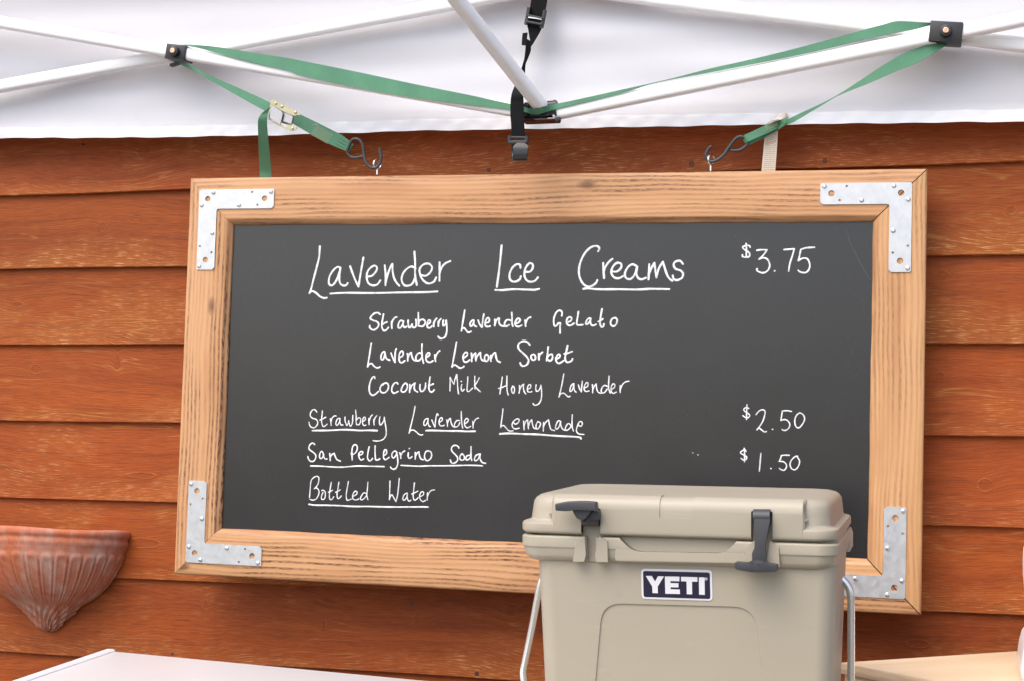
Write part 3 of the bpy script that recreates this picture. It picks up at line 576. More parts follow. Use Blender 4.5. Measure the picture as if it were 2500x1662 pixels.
# hand lettering: every pen stroke is a low rounded bead of paint on the panel
zlift = [0.0]
def stroke(pts, wd):
    path = smoothpath([Vector((x,0,z)) for x,z in pts], 5); n = len(path); V,F = [],[]
    dens = [path[0]]
    for p in path[1:]:
        if (p-dens[-1]).length > wd*.22: dens.append(p)
    if len(dens) < 2: dens = [path[0], path[-1]]
    path = dens; n = len(path)
    # round caps
    t0 = (path[1]-path[0]).normalized(); t1 = (path[-1]-path[-2]).normalized()
    sec = [(path[0]-t0*wd*.46,.42)] + [(path[0]-t0*wd*.22,.86)] + [(p,1.0) for p in path] + [(path[-1]+t1*wd*.22,.86),(path[-1]+t1*wd*.46,.42)]
    ph = random.uniform(0,6)
    for i,(p,sf) in enumerate(sec):
        a = sec[max(i-1,0)][0]; b = sec[min(i+1,len(sec)-1)][0]; t = (b-a)
        if t.length < 1e-9: t = t0
        t.normalize(); s = Vector((-t.z,0,t.x)); hw = wd/2*sf*(1+.10*math.sin(ph+i*.55)+.05*math.sin(ph*2+i*1.7))
        zlift[0] += 2.0e-8
        hgt = .00035+zlift[0]
        for (u,h) in ((-1,0.0),(-.72,hgt),(0,hgt*1.25),(.72,hgt),(1,0.0)):
            q = p+s*hw*u; V.append((q.x, PD-.00002-h, q.z))
    for i in range(len(sec)-1):
        for k in range(4): F.append((i*5+k,i*5+k+1,(i+1)*5+k+1,(i+1)*5+k))
    return V,F
wordsets = []
for (nm,ox,oy,scl,wz,st) in LET:
    for s_ in st.split(';'):
        pts = [(ox+float(t.split(',')[0])/scl, oy+float(t.split(',')[1])/scl) for t in s_.split()]
        xs_ = [p[0] for p in pts]; ys_ = [p[1] for p in pts]
        wordsets.append([nm, min(xs_), max(xs_), min(ys_), max(ys_), [(pts, wz/scl/1300.0*(1.06 if nm != 'S' else 1))]])
merged = True
while merged:                                 # strokes of one line closer than a letter gap belong to one word
    merged = False
    for i in range(len(wordsets)):
        for j in range(i+1, len(wordsets)):
            A_w, B_w = wordsets[i], wordsets[j]
            if A_w[0] == B_w[0] and max(A_w[1],B_w[1])-min(A_w[2],B_w[2]) < (20 if A_w[0] != 'C' and A_w[0] != 'B' else 16):
                wordsets[i] = [A_w[0], min(A_w[1],B_w[1]), max(A_w[2],B_w[2]), min(A_w[3],B_w[3]), max(A_w[4],B_w[4]), A_w[5]+B_w[5]]
                del wordsets[j]; merged = True; break
        if merged: break
for wsd in wordsets:
    V,F = [],[]
    for pts,wd in wsd[5]:
        v,f = stroke([B(x,y,PD) for x,y in pts], wd); b = len(V); V += v; F += [tuple(b+i for i in q) for q in f]
    me = recalc(mesh(V,F)); nm = wsd[0]
    o = link("paint_speck" if nm=='S' else ("price_lettering" if nm[0]=='P' else "menu_lettering"), me, M['chalk'], board, M=MB)
    for p in me.polygons: p.use_smooth = True
zlift[0] = 0
# the hair scratch across the upper right of the panel
sc_pts = [B(1960+x/5.6,420+y/5.6,PD) for x,y in ((540,690),(575,725),(620,880),(660,1000),(740,1160),(810,1295),(870,1400),(920,1480))]
v,f = stroke(sc_pts, .0007); link("scratch", recalc(mesh(v,f)), M['scratch'], board, M=MB)
# screw eyes on the top edge
def eye(px,py,hw,hh,shank):
    Y = cpos.y+.030
    c = P(px,py,Y); s = 1/1300.
    ring = [c+Vector((hw*s*math.cos(t),hh*s*.95*math.cos(t)*.9,hh*s*math.sin(t))) for t in [2*math.pi*k/24 for k in range(24)]]
    a = tube(ring, .0021, 8, closed=True); b_ = tube([P(shank[0],shank[1]-12,Y),P(shank[0],shank[1]+10,Y)], .0021, 8)
    link("screw_eye", join_meshes([a,b_]), M['chrome'], board, smooth=60)
eye(921,402,6,11.5,(921,417)); eye(1736.5,391,5.5,12,(1735,408))

# ================================================================== CANOPY
can = thing("pop_up_canopy", "white pop-up canopy edge with hanging cloth valance and crossed white frame bars along the top", "canopy", P(1250,150,-.1))
VY = -.058
bot = [(-900,342),(-300,340),(0,338),(180,337.6),(356,337),(520,334),(700,330.5),(860,325),(1007,320),(1244,316.5),(1500,312),(1700,308.5),(1900,305.5),(2150,302),(2500,297.5),(2900,294),(3400,290)]
bpts = [P(x,y,VY) for x,y in bot]
def botz(x):
    for i in range(len(bpts)-1):
        if bpts[i].x <= x <= bpts[i+1].x: t = (x-bpts[i].x)/(bpts[i+1].x-bpts[i].x); return bpts[i].z+(bpts[i+1].z-bpts[i].z)*t
    return bpts[0].z if x < bpts[0].x else bpts[-1].z
V,F = [],[]; nx, nz = 420, 70; X0,X1 = bpts[0].x, bpts[-1].x; TOPH = .46
HEM = .0215
for i in range(nx+1):
    x = X0+(X1-X0)*i/nx; zb = botz(x)+.0006*math.sin(x*70)+.0004*math.sin(x*31+1)
    for j in range(nz+1):
        t = (j/7*HEM/TOPH) if j <= 7 else HEM/TOPH+(1-HEM/TOPH)*((j-7)/(nz-7)); z = zb+TOPH*t; hgt = z-zb
        # long lazy folds that run nearly level, plus a few diagonal pulls towards the centre bracket
        y = VY
        y += .0030*math.sin(hgt*38+x*1.5+.9*math.sin(x*2.1)) * min(1,hgt/.05)
        y += .0014*math.sin(hgt*85-x*3.3+1.2*math.sin(x*1.3+1)) * min(1,hgt/.05)
        y += .0040*math.sin(x*5.1+2.0*hgt)*(.4+hgt*2)
        y += .0018*math.sin((x*.55+hgt*1.6)*26)*math.exp(-((hgt-.12)/.09)**2)
        if hgt < HEM: y -= .0016; y += .0011*math.sin(x*118+2*math.sin(x*9))*math.sin(math.pi*min(1,hgt/HEM))
        elif hgt < HEM+.006: y -= .0016*(1-(hgt-HEM)/.006)
        if hgt > .32: q = (hgt-.32)/(TOPH-.32); y -= .12*q*q      # starts to turn over towards the roof
        V.append((x,y,z))
for i in range(nx):
    for j in range(nz): a = i*(nz+1)+j; F.append((a,a+nz+1,a+nz+2,a+1))
me = mesh(V,F)
me.materials.append(M['cloth']); me.materials.append(M['hem'])
for p in me.polygons:
    if (p.index % nz) < 7: p.material_index = 1
o = link("valance", me, None, can)
for p in me.polygons: p.use_smooth = True
def bar(a, b, ext0=0.0, ext1=0.0, r=.0125, name="frame_bar", sq=.55):
    a, b = Vector(a), Vector(b); d = (b-a).normalized(); a -= d*ext0; b += d*ext1
    link(name, tube([a.lerp(b,t/6) for t in range(7)], r, 20, squash=sq), M['bar'], can, smooth=30)
YF, YR = -.118, -.088
cb = P(1300,276,YF)                                       # centre lower bracket
bar(P(0,55,YF), P(1268,272,YF), .7, 0)                    # left: down to the centre
bar(P(0,212,YR), P(1150,2,YR), .7, .35)                   # left: rising behind
bar(P(1352,277,YF), P(2500,46,YF-.004), 0, .7, r=.0132)   # right: rising to the right
bar(P(1520,-12,YR), P(2500,111,YR), .35, .7, r=.0128)     # right: falling behind
top = P(1068,-60,-.42); bar(P(1322,262,-.135), top, 0, .6, r=.0122)     # roof strut that comes towards the viewer
for x in (P(0,55,YF).x-.69, P(2500,46,YF).x+.69):          # the corner posts the bars end on, both outside the picture
    link("canopy_leg", boxm(x-.019,x+.019,-.125,-.087,0.0,bpts[8].z+.36,.004,2), M['bar'], can, smooth=35)
def joint(px,py,ang,wpx,hpx,Y):
    c = P(px,py,Y); s = 1/1290.; w_,h_ = wpx*s/2, hpx*s/2
    Mj = Matrix.Translation(c) @ Matrix.Rotation(ang,4,'Y')
    body = boxm(-w_,w_,-.010,.030,-h_,h_,.0025,2); body.transform(Mj)
    lip_ = boxm(-w_*.98,w_*.98,-.013,-.010,-h_*1.0,-h_*.90,.001,1); lip_.transform(Mj)
    boss = poly2d([circ(0,0,.0102,24)], .010, .0016); boss.transform(Mj @ Matrix.Translation((.0,-.0145,.0)) @ Matrix.Rotation(math.radians(90),4,'X'))
    jt = link("pivot_bracket", join_meshes([body,lip_,boss]), M['blackplastic'], can, smooth=35)
    # flared washer and rivet
    rv = poly2d([circ(0,0,.0050,18),circ(0,0,.0022,12)], .002, .0006); rv.transform(Mj @ Matrix.Translation((0,-.0205,0)) @ Matrix.Rotation(math.radians(90),4,'X'))
    pin = poly2d([circ(0,0,.0022,12)], .0016, .0004); pin.transform(Mj @ Matrix.Translation((0,-.0203,0)) @ Matrix.Rotation(math.radians(90),4,'X'))
    o = link("rivet", join_meshes([rv,pin]), M['copper'], jt, smooth=35)
joint(433,129.5,math.radians(8),54,38,YF-.008); joint(2309.5,81,math.radians(6.5),71,47,YF-.010)
cl = boxm(-.012,.012,-.006,.006,-.003,.003,.001,1); cl.transform(Matrix.Translation(P(430,157,YR)) @ Matrix.Rotation(math.radians(-14),4,'Y')); link("clip_tab", cl, M['blackplastic'], can)
# centre bracket: two sockets, a flange and a glossy base plate
parts = []
def bx_(x0,y0,x1,y1,Ya,Yb,bev=.003):
    a,b_ = P(x0,y1,YF),P(x1,y0,YF); return boxm(a.x,b_.x,Ya,Yb,a.z,b_.z,bev,2)
sock = tube([P(1331,270,YF),P(1340,269,YF),P(1352,268,YF),P(1360,267,YF)], [.0150,.0158,.0158,.0150], 22, squash=.6)
flange = tube([P(1321,262,YF-.006),P(1331,262,YF-.006)], [.0140,.0140], 22)
rim_ = tube([P(1356,268,YF),P(1361,267,YF)], .0168, 22, squash=.6)
body = bx_(1279,252,1330,291,YF-.008,YF+.022); low = bx_(1300,280,1345,290,YF-.016,YF+.018,.002)
lsock = tube([P(1282,271,YF),P(1292,272,YF)], .0150, 20, squash=.6)
bk = link("centre_bracket", join_meshes([sock,flange,rim_,body,low,lsock]), M['blackplastic'], can, smooth=35)
a,b_ = P(1276,303,YF),P(1362,289,YF)
pl = boxm(a.x,b_.x,YF-.016,YF+.024,a.z+.002,b_.z-.001,.002,2); link("slide_plate", pl, M['gloss'], bk)
lug = poly2d([circ(0,0,.0052,16)], .014, .001); lug.transform(Matrix.Translation(P(1362,293,YF-.010)) @ Matrix.Rotation(math.radians(90),4,'X')); link("lug", lug, M['blackplastic'], bk, smooth=40)

# ================================================================== GREEN TIE-DOWN STRAP
strap = thing("tie_down_strap", "long green webbing strap with hooks at both ends, holding up the menu board", "strap", P(1250,262,-.13))
YS = -.134
def rb(name, up, lo, mat, parent, th=.0013, Y=None, sub=6, label=None):
    """webbing from matching upper/lower edge points (px,py[,Y])"""
    f = lambda q: P(q[0],q[1], q[2] if len(q) > 2 else Y)
    o = link(name, ribbon([f(q) for q in up],[f(q) for q in lo],th,sub), mat, parent, smooth=50)
    if label: o['label'] = label
    return o
Yb = -.134
rb("webbing", [(437,110,YF+.02),(446,110.5,YF),(475,110.5),(519,114),(593,125.5),(700,142),(736,149),(871,176),(1007,205),(1142,232),(1244,254),(1279,262),(1296,266,-.150),(1308,265.5,-.152),(1328,260.7,-.150),(1355,255),(1400,245.8),(1526,218),(1586,204.7),(1645,191),(1734,168),(1800,153.5),(1900,130),(2000,104),(2097,77),(2156,61),(2190,52.5),(2245,55),(2281,56.5,YF),(2300,58,YF+.02)],
   [(437,112,YF+.02),(446,111.5,YF),(463,114),(504,123),(593,148),(700,172.5),(736,185),(871,215),(1007,239),(1142,256.5),(1244,268),(1279,274,-.140),(1296,278.5,-.142),(1311,280,-.142),(1328,275.8,-.142),(1358,267),(1400,256.8),(1526,226),(1586,207),(1645,194),(1734,177.5),(1800,164.5),(1900,145.5),(2000,124),(2097,101),(2186,81.6),(2215,76),(2245,69.5),(2278,61,YF),(2298,60,YF+.02)], M['green'], strap, Y=Yb, sub=5)
# left fall: bracket -> buckle -> hook
rb("webbing", [(437,152,YF+.01),(463,159),(504,181),(593,220),(662,252),(680,262)], [(433,154,YF+.01),(475,175),(534,208),(593,242),(647,271.5),(668,284)], M['green'], strap, Y=-.126)
YH = cpos.y+.028
def Yl(px): t = (px-660)/(850-660); return -.126+(YH+.126)*max(0,min(1,t))
up = [(722,275),(735,281),(770,298),(800,313),(833,330),(850,342),(858,348),(863,352)]
lo = [(700,295),(712,301),(745,320),(775,337),(812,356),(832,364),(845,369),(852,371)]
rb("webbing", [(x,y,Yl(x)) for x,y in up], [(x,y,Yl(x)) for x,y in lo], M['green'], strap, th=.0026)
# gathered pleats over the hook
for t0_ in (.25,.5,.75):
    pp = []
    for k in range(6):
        t = k/5; i = 4+t*3
        a = Vector(up[min(7,int(i))]+(0,)).lerp(Vector(up[min(7,int(i)+1)]+(0,)), i-int(i)); b = Vector(lo[min(7,int(i))]+(0,)).lerp(Vector(lo[min(7,int(i)+1)]+(0,)), i-int(i))
        q = a.lerp(b,t0_); pp.append(P(q.x,q.y,Yl(q.x)-.0016))
    link("pleat", tube(pp, [.0004,.0010,.0013,.0014,.0014,.0010], 6), M['green'], strap, smooth=60)
# pale sewn box on the webbing
st = []
for k in range(7):
    row = [(1012-15*k+26*q, 552+25*k+14.5*q+(8 if q%2 else -8)) for q in range(12)]
    st.append(tube([P(630+x/7.148,230+y/7.148,Yl(630+x/7.148)-.0022) for x,y in row], .00045, 5))
tail_th = [(1045,545),(990,530),(950,555),(905,600)]
st.append(tube(smoothpath([P(630+x/7.148,230+y/7.148,Yl(770)-.003) for x,y in tail_th],4), .00055, 5))
link("stitching", join_meshes(st), simple("pale_thread",(.50,.52,.36),.7), strap)
# loose tail that drops behind the board
rb("loose_tail", [(661,262,-.140),(648,270,-.146),(636,281,-.146),(630,296,-.143),(630.5,328,-.12),(632,370,-.088),(634,415,-.060),(636,455,-.052)], [(668,262,-.133),(661,262,-.140),(655,275,-.142),(652,296,-.140),(654,333,-.12),(658,372,-.088),(662,415,-.060),(665,455,-.052)], M['green'], strap, label="loose green end hanging down behind the frame")
# cam buckle
def zb(x,y,Y): return P(630+x/7.148, 230+y/7.148, Y)
YBk = -.132
def plate(pts, Y, th, mat, name, parent, bev=.0004, xf=None):
    c = zb(sum(p[0] for p in pts)/len(pts), sum(p[1] for p in pts)/len(pts), Y)
    lp = [(zb(x,y,Y).x-c.x, zb(x,y,Y).z-c.z) for x,y in pts]
    me = poly2d([lp], th, bev, 1); me.transform(Matrix.Translation(c) @ Matrix.Rotation(math.radians(90),4,'X'))
    return link(name, me, mat, parent, smooth=35)
bkl = plate([(222,150),(640,385),(590,560),(185,440),(190,260)], YBk-.001, .0016, M['zinc'], "cam_buckle", strap)
plate([(214,170),(222,110),(250,92),(300,105),(520,222),(755,350),(728,378),(690,372),(640,386),(520,348),(400,286),(240,190)], YBk-.013, .0016, M['zinc'], "side_plate", bkl)
plate([(168,445),(190,438),(390,535),(480,580),(585,540),(690,588),(660,635),(600,648),(500,618),(330,540)], YBk-.013, .0016, M['zinc'], "side_plate", bkl)
plate([(228,195),(300,232),(412,300),(436,345),(390,540),(365,530),(205,425)], YBk-.0165, .0020, M['bright'], "cam_lever", bkl)
plate([(432,315),(615,385),(582,530),(412,470)], YBk-.0115, .0018, M['bright'], "bridge_plate", bkl)
for (x,y) in ((305,165),(415,218),(650,322),(600,600)):
    c = zb(x,y,YBk-.0145); me = poly2d([circ(0,0,.0028,12)],.0016,.0005); me.transform(Matrix.Translation(c) @ Matrix.Rotation(math.radians(90),4,'X')); link("pin", me, M['zinc'], bkl, smooth=40)
# s-hooks
hk = [(1545,985),(1560,1030),(1590,1072),(1640,1108),(1700,1112),(1760,1104),(1838,1082)]
hk2 = [(1560,985),(1590,900),(1620,830),(1660,792),(1720,785),(1785,822),(1822,895),(1840,1000),(1852,1085),(1880,1180),(1930,1255),(2005,1293),(2085,1272),(2135,1185),(2150,1090),(2132,1035),(2125,940)]
h1 = tube(smoothpath([zb(x,y,YH) for x,y in hk],5), .0029, 12); h2 = tube(smoothpath([zb(x,y,YH-.004) for x,y in hk2],5), .0029, 12)
link("hook", join_meshes([h1,h2]), M['hook'], strap, smooth=60)
def zr(x,y,Y): return P(1700+x/9.073, 260+y/9.073, Y)
r1 = [(1140,815),(1110,870),(1060,915),(980,965),(880,985),(790,978),(705,958)]
r2 = [(1050,690),(985,672),(900,700),(830,765),(760,860),(690,955),(625,1055),(530,1145),(410,1212),(310,1222),(235,1155),(212,1075),(245,985),(295,920),(345,885)]
h1 = tube(smoothpath([zr(x,y,YH) for x,y in r1],5), .0031, 12); h2 = tube(smoothpath([zr(x,y,YH-.004) for x,y in r2],5), .0031, 12)
link("hook", join_meshes([h1,h2]), M['hook'], strap, smooth=60)
# right fall
rb("webbing", [(2300,103,YF+.01),(2281,105.5,YF-.005),(2215,127.6),(2156,160),(2097,199),(2049,230),(2008,252),(1948,280),(1915,297,-.10)], [(2322,106,YF+.01),(2316,108.5,YF-.005),(2245,151),(2186,175.5),(2126,202),(2049,233.5),(2008,257),(1948,292.5),(1918,307,-.10)], M['green'], strap, Y=-.126)
YR2 = YH-.002
rb("webbing", [(1925,286,-.106),(1895,297),(1868,307),(1840,320),(1818,330),(1810,335,YR2+.003)], [(1918,302,-.106),(1905,309),(1890,318),(1860,332),(1830,345),(1819,350,YR2+.003)], M['green'], strap, Y=YR2-.004, th=.0016)
rb("webbing", [(1920,300,-.098),(1890,313),(1860,329),(1822,348)], [(1914,308,-.098),(1893,322),(1862,339),(1827,356)], M['green'], strap, Y=YR2+.006, th=.0014)
st = []
for k in range(4):
    row = [(1510+k*8+34*q, 460+k*30-q*18+(10 if q%2 else -8)) for q in range(9)]
    st.append(tube([zr(x,y,YR2-.0058) for x,y in row], .0004, 5))
link("stitching", join_meshes(st), bpy.data.materials["pale_thread"], strap)
# sewn-in warning label: a loop over the strap and a long printed flap hanging behind the board
lab = rb("warning_label", [(1868,318,YH+.004),(1866.5,335,YH+.008),(1863,375,YH+.012),(1859.5,414,YH+.014),(1857,445,YH+.016)], [(1901,305,YH+.004),(1899.5,320,YH+.008),(1896,375,YH+.012),(1893,414,YH+.014),(1891,445,YH+.016)], M['tagpaper'], strap, th=.0006)
lab['label'] = "cream printed cloth label"
a_ = [(1871,304,YR2-.004),(1880,298,YR2-.012),(1894,293,YR2-.018),(1908,294,YR2-.016),(1917,299,YR2-.008)]
b_ = [(1870,306,YR2+.004),(1888,291,YR2+.004),(1906,279,YR2),(1918,275,YR2-.004),(1924,283,YR2-.004)]
rb("label_loop", a_, b_, simple("cream_cloth",(.64,.56,.47),.7,bump=.2), strap, th=.0009)

# ================================================================== BLACK HOOK STRAP
bst = thing("hook_strap", "short black webbing strap with plastic buckle and hook hanging at the canopy's middle", "strap", P(1250,200,-.15))
def zk(x,y,Y): return (1220+x/3.92, y/3.92, Y)
Lk = [(312,-60),(305,-10),(290,75),(270,165),(264,240),(276,300),(286,365),(292,405),(272,470),(252,560),(222,640),(198,690),(178,745),(160,790),(144,832),(116,900),(104,980),(103,1100),(110,1200),(116,1312)]
Rk = [(468,-60),(458,-10),(438,100),(418,195),(404,265),(366,342),(318,422),(300,450),(296,492),(268,566),(247,620),(242,690),(241,748),(238,800),(232,860),(227,920),(228,980),(230,1100),(236,1220),(243,1312)]
Yk = [-.20,-.195,-.19,-.185,-.18,-.176,-.172,-.17,-.165,-.158,-.15,-.145,-.142,-.145,-.155,-.166,-.170,-.172,-.172,-.170]
Yk = [y if i < 9 else y for i,y in enumerate(Yk)]
# behind the roof strut in the middle, in front of the centre bracket below
Lp = [zk(x,y,Y) for (x,y),Y in zip(Lk,Yk)]; Rp = [zk(x,y,Y) for (x,y),Y in zip(Rk,Yk)]
Lp = [(x,y,(-.100 if 520 < y*3.92 < 860 else (-.10-.0 if y*3.92<=520 else Y))) for (x,y,Y) in Lp]; Rp = [(x,y,(-.100 if 520 < y*3.92 < 860 else (-.10 if y*3.92<=520 else Y))) for (x,y,Y) in Rp]
rb("webbing", Lp, Rp, M['blackweb'], bst, th=.0022, sub=6)
# second layer of the twist and the folded stub
rb("webbing_fold", [zk(256,375,-.104),zk(247,470,-.106),zk(236,560,-.106),zk(216,630,-.105),zk(206,668,-.103)], [zk(300,400,-.098),zk(276,470,-.102),zk(262,545,-.104),zk(246,605,-.104),zk(232,650,-.103)], M['blackweb'], bst, th=.002)
rb("webbing_end", [zk(220,322,-.098),zk(214,380,-.099),zk(211,434,-.100)], [zk(266,316,-.098),zk(258,380,-.099),zk(246,438,-.100)], M['blackweb'], bst, th=.0022)
fr = []
for (x0,y0,x1,y1) in ((282,76,252,240),(434,102,400,270)):
    fr.append(tube([P(*zk(x0,y0,-.106)),P(*zk(x1,y1,-.106))], .0036, 10, squash=.6))
for (x0,y0,x1,y1) in ((262,150,412,182),(258,210,404,238)):
    fr.append(tube([P(*zk(x0,y0,-.110)),P(*zk(x1,y1,-.110))], .0024, 8, squash=.6))
link("adjuster_buckle", join_meshes(fr), M['blackplastic'], bst, smooth=40)
sl = rb("buckle_bar", [zk(275,162,-.1135),zk(340,172,-.1135),zk(403,188,-.1135)], [zk(273,174,-.1135),zk(340,182,-.1135),zk(400,193,-.1135)], simple("bare_steel_edge",(.62,.62,.62),.35,.6), bst, th=.0012)
Yq = -.172
ring = [zk(90,1302,Yq),zk(90,1376,Yq)],[zk(262,1308,Yq),zk(258,1372,Yq)]
fr = [tube([P(*zk(96,1302,Yq)),P(*zk(94,1374,Yq))], .0034, 10, squash=.6), tube([P(*zk(260,1306,Yq)),P(*zk(256,1372,Yq))], .0034, 10, squash=.6),
      tube([P(*zk(92,1318,Yq)),P(*zk(262,1322,Yq))], .0026, 8, squash=.6), tube([P(*zk(92,1368,Yq)),P(*zk(262,1366,Yq))], .0040, 8, squash=.6)]
J = [(1370,Yq+.006),(1430,Yq+.014),(1490,Yq+.014),(1530,Yq+.004),(1532,Yq-.008),(1500,Yq-.014),(1440,Yq-.015),(1405,Yq-.014)]
Lq = [zk(112+ i*3.2,y,Y) for i,(y,Y) in enumerate(J)] + [zk(172,1374,Yq-.011)]
Rq = [zk(245+ i*4.0,y,Y) for i,(y,Y) in enumerate(J)] + [zk(238,1374,Yq-.011)]
hkm = ribbon([P(*q) for q in Lq],[P(*q) for q in Rq],.0034,6)
link("plastic_hook", join_meshes(fr+[hkm]), M['blackplastic'], bst, smooth=40)

# ================================================================== COOLER
CZ = 1.30
YF0 = -.800
def cx(px,py=1300,Y=YF0): return P(px,py,Y).x
def cz(px,py,Y=YF0): return P(px,py,Y).z
cool = thing("cooler", "tan hard cooler with black rubber latches and steel handle in front of the menu board", "cooler", (-.36,-.635,CZ-.500))
XL, XR = -.5812, -.1447; YB = -.478
zl0 = CZ-.1928; zl1 = zl0+.0545                # lid bottom, lid top
def lr(z, i, r=.030): return (z, XL+i, XR-i, YF0+i, YB-i, r)
lid = loft([lr(zl0,.004),lr(zl0+.002,.0012),lr(zl0+.0045,0),lr(zl0+.0125,0),lr(zl0+.0150,.0010),lr(zl0+.0166,.0045),lr(zl0+.0175,.0085,.032),lr(zl0+.0200,.0100,.034),lr(zl0+.034,.0112,.036),lr(zl0+.0430,.0122,.037),lr(zl0+.0480,.0150,.038),lr(zl0+.0515,.0200,.036),lr(zl0+.0535,.0270,.032),lr(zl0+.0541,.0350,.028),lr(zl0+.0541,.0480,.02),lr(zl0+.0532,.0500,.02),lr(zl0+.0534,.10,.02)], 7)
sx0, sx1 = cx(1346,1260), cx(1965,1280)
# the raised front slab: profile in (y,z) extruded along x
sp_ = [(YF0+.03,zl0+.002),(YF0+.0035,zl0+.0022),(YF0+.0008,zl0+.0040),(YF0-.0004,zl0+.0062),(YF0-.0004,zl0+.0360),(YF0+.0008,zl0+.0430),(YF0+.0040,zl0+.0490),(YF0+.0090,zl0+.0528),(YF0+.0150,zl0+.0547),(YF0+.024,zl0+.0552),(YF0+.040,zl0+.0545)]
V,F = [],[]; m = len(sp_); xs = [sx0,sx0+.003,sx1-.003,sx1]
for i,x in enumerate(xs):
    for (y,z) in sp_:
        d = .0035 if i in (0,3) else 0
        V.append((x, min(y+d, YF0+.04), z-(d*.5 if z > zl0+.03 else 0)))
for i in range(3):
    for k in range(m): F.append((i*m+k,i*m+(k+1)%m,(i+1)*m+(k+1)%m,(i+1)*m+k))
F.append(tuple(range(m))); F.append(tuple(3*m+k for k in range(m))[::-1])
slab = recalc(mesh(V,F))
# pockets for the two latches and the shallow thumb notch between them
def pocket(pxa,pxb,pyt,py=1280):
    return boxm(cx(pxa,py),cx(pxb,py),YF0-.03,YF0+.0135,zl0-.02,cz((pxa+pxb)/2,pyt),.002,2)
pk = [(1419,1466,1240),(1834,1886,1247)]
nz0 = cz(1650,1264)
nin = [(YF0+.0009,nz0),(YF0+.0009,zl0+.0355),(YF0+.0022,zl0+.0426),(YF0+.0053,zl0+.0482),(YF0+.0100,zl0+.0516),(YF0+.0156,zl0+.0533),(YF0+.024,zl0+.0538),(YF0+.046,zl0+.0534),(YF0+.046,zl0+.09),(YF0-.03,zl0+.09),(YF0-.03,nz0)]
V,F = [],[]; mm = len(nin)
for x in (cx(1610,1240),cx(1691,1240)):
    for (y,z) in nin: V.append((x,y,z))
F = [(k,(k+1)%mm,mm+(k+1)%mm,mm+k) for k in range(mm)]+[tuple(range(mm))[::-1],tuple(mm+k for k in range(mm))]
nt = recalc(mesh(V,F))
pks = [pocket(*q) for q in pk]
for q in pks: q.transform(Matrix.Translation((0,.006,0)))
slab = boolean(slab, pks+[nt])
lidc = boolean(lid, [pocket(*q) for q in pk])
lidm = join_meshes([bevel_mesh(slab,.0016,2,50), bevel_mesh(lidc,.0016,2,60)])
lido = link("lid", lidm, M['tan'], cool, smooth=38, wn=True)
# body: tapered tub, protruding band below the lid, latch ribs and the scooped handle recess
zb1 = zl0-.0022; zb0 = CZ-.499
def br_(z,i,r=.028): return (z, XL+i+.0004, XR-i+.0016, YF0+i+.0005, YB-i, r)
def tubr(t, r=.024):                           # tapering wall, t = 0 under the band, 1 at the base
    return (zl0-.034-t*(zl0-.034-zb0), XL+.0215+.0125*t, XR-.0022-.0105*t, YF0+.0150+.0130*t, YB-.085-.012*t, r)
tub = loft([tubr(1.0,.02),tubr(.985),tubr(.6),tubr(.2),tubr(-.15)], 7)
band = loft([br_(zl0-.0385,.0150,.024),br_(zl0-.0365,.0100,.026),br_(zl0-.0330,.0060),br_(zl0-.0290,.0035),br_(zl0-.0200,.0022),br_(zl0-.0185,.0006),br_(zl0-.0170,0),br_(zl0-.0052,0),br_(zl0-.0032,.0015),br_(zl0-.0024,.0045)], 7)
# lower centre skirt of the band (it is deeper under the scoop)
A_ = lambda px,py: (cx(px,py), cz(px,py))
def prism(pts, Ya, Yb_, bev=0.0):
    lp = [A_(*p) for p in pts]; c = (sum(p[0] for p in lp)/len(lp), sum(p[1] for p in lp)/len(lp))
    me = poly2d([[(x-c[0],z-c[1]) for x,z in lp]], abs(Yb_-Ya), bev, 2)
    me.transform(Matrix.Translation((c[0],(Ya+Yb_)/2,c[1])) @ Matrix.Rotation(math.radians(90),4,'X')); return me
def arc_pts(pts, n=5):                         # round the corners of a px outline
    out = []
    N_ = len(pts)
    for i in range(N_):
        p0,p1,p2 = Vector(pts[i-1][:2]+(0,)),Vector(pts[i][:2]+(0,)),Vector(pts[(i+1)%N_][:2]+(0,)); r = pts[i][2] if len(pts[i])>2 else 0
        if not r: out.append((p1.x,p1.y)); continue
        a = p1+(p0-p1).normalized()*r; b = p1+(p2-p1).normalized()*r
        for k in range(n+1): t = k/n; q = a*(1-t)**2+p1*2*t*(1-t)+b*t*t; out.append((q.x,q.y))
    return out
skirt = prism(arc_pts([(1500,1316),(1820,1322),(1822,1376,10),(1500,1370,10)]), YF0+.0008, YF0+.02, .0025)
scoop = prism(arc_pts([(1496,1290),(1812,1290),(1800,1318,6),(1770,1350,22),(1546,1346,22),(1508,1310,6)]), YF0-.03, YF0+.0125, .0)
lat = [prism([(1430,1290),(1456,1290),(1452,1380),(1433,1380)], YF0-.03, YF0+.0125), prism([(1848,1290),(1880,1290),(1872,1396),(1846,1396)], YF0-.03, YF0+.0125)]
scoop2 = scoop.copy(); scoop2.transform(Matrix.Translation((0,.0030,0)))
bandc = boolean(band, [scoop]+lat); skirtc = boolean(skirt, [scoop2])
ribs = [prism(arc_pts(q), YF0-.0025, YF0+.016, .0018) for q in (
    [(1406,1322,3),(1428,1306,3),(1431.5,1352,3),(1427,1370,2),(1399.5,1370,2)],
    [(1463,1307,3),(1484,1321,3),(1485,1371,2),(1457,1371,2),(1453,1354,3)],
    [(1822,1332,3),(1845,1317,3),(1846,1362,3),(1842,1379,2),(1818,1378,2)],
    [(1880,1318,3),(1902,1334,3),(1904,1383,2),(1876,1382,2),(1871,1364,3)])]
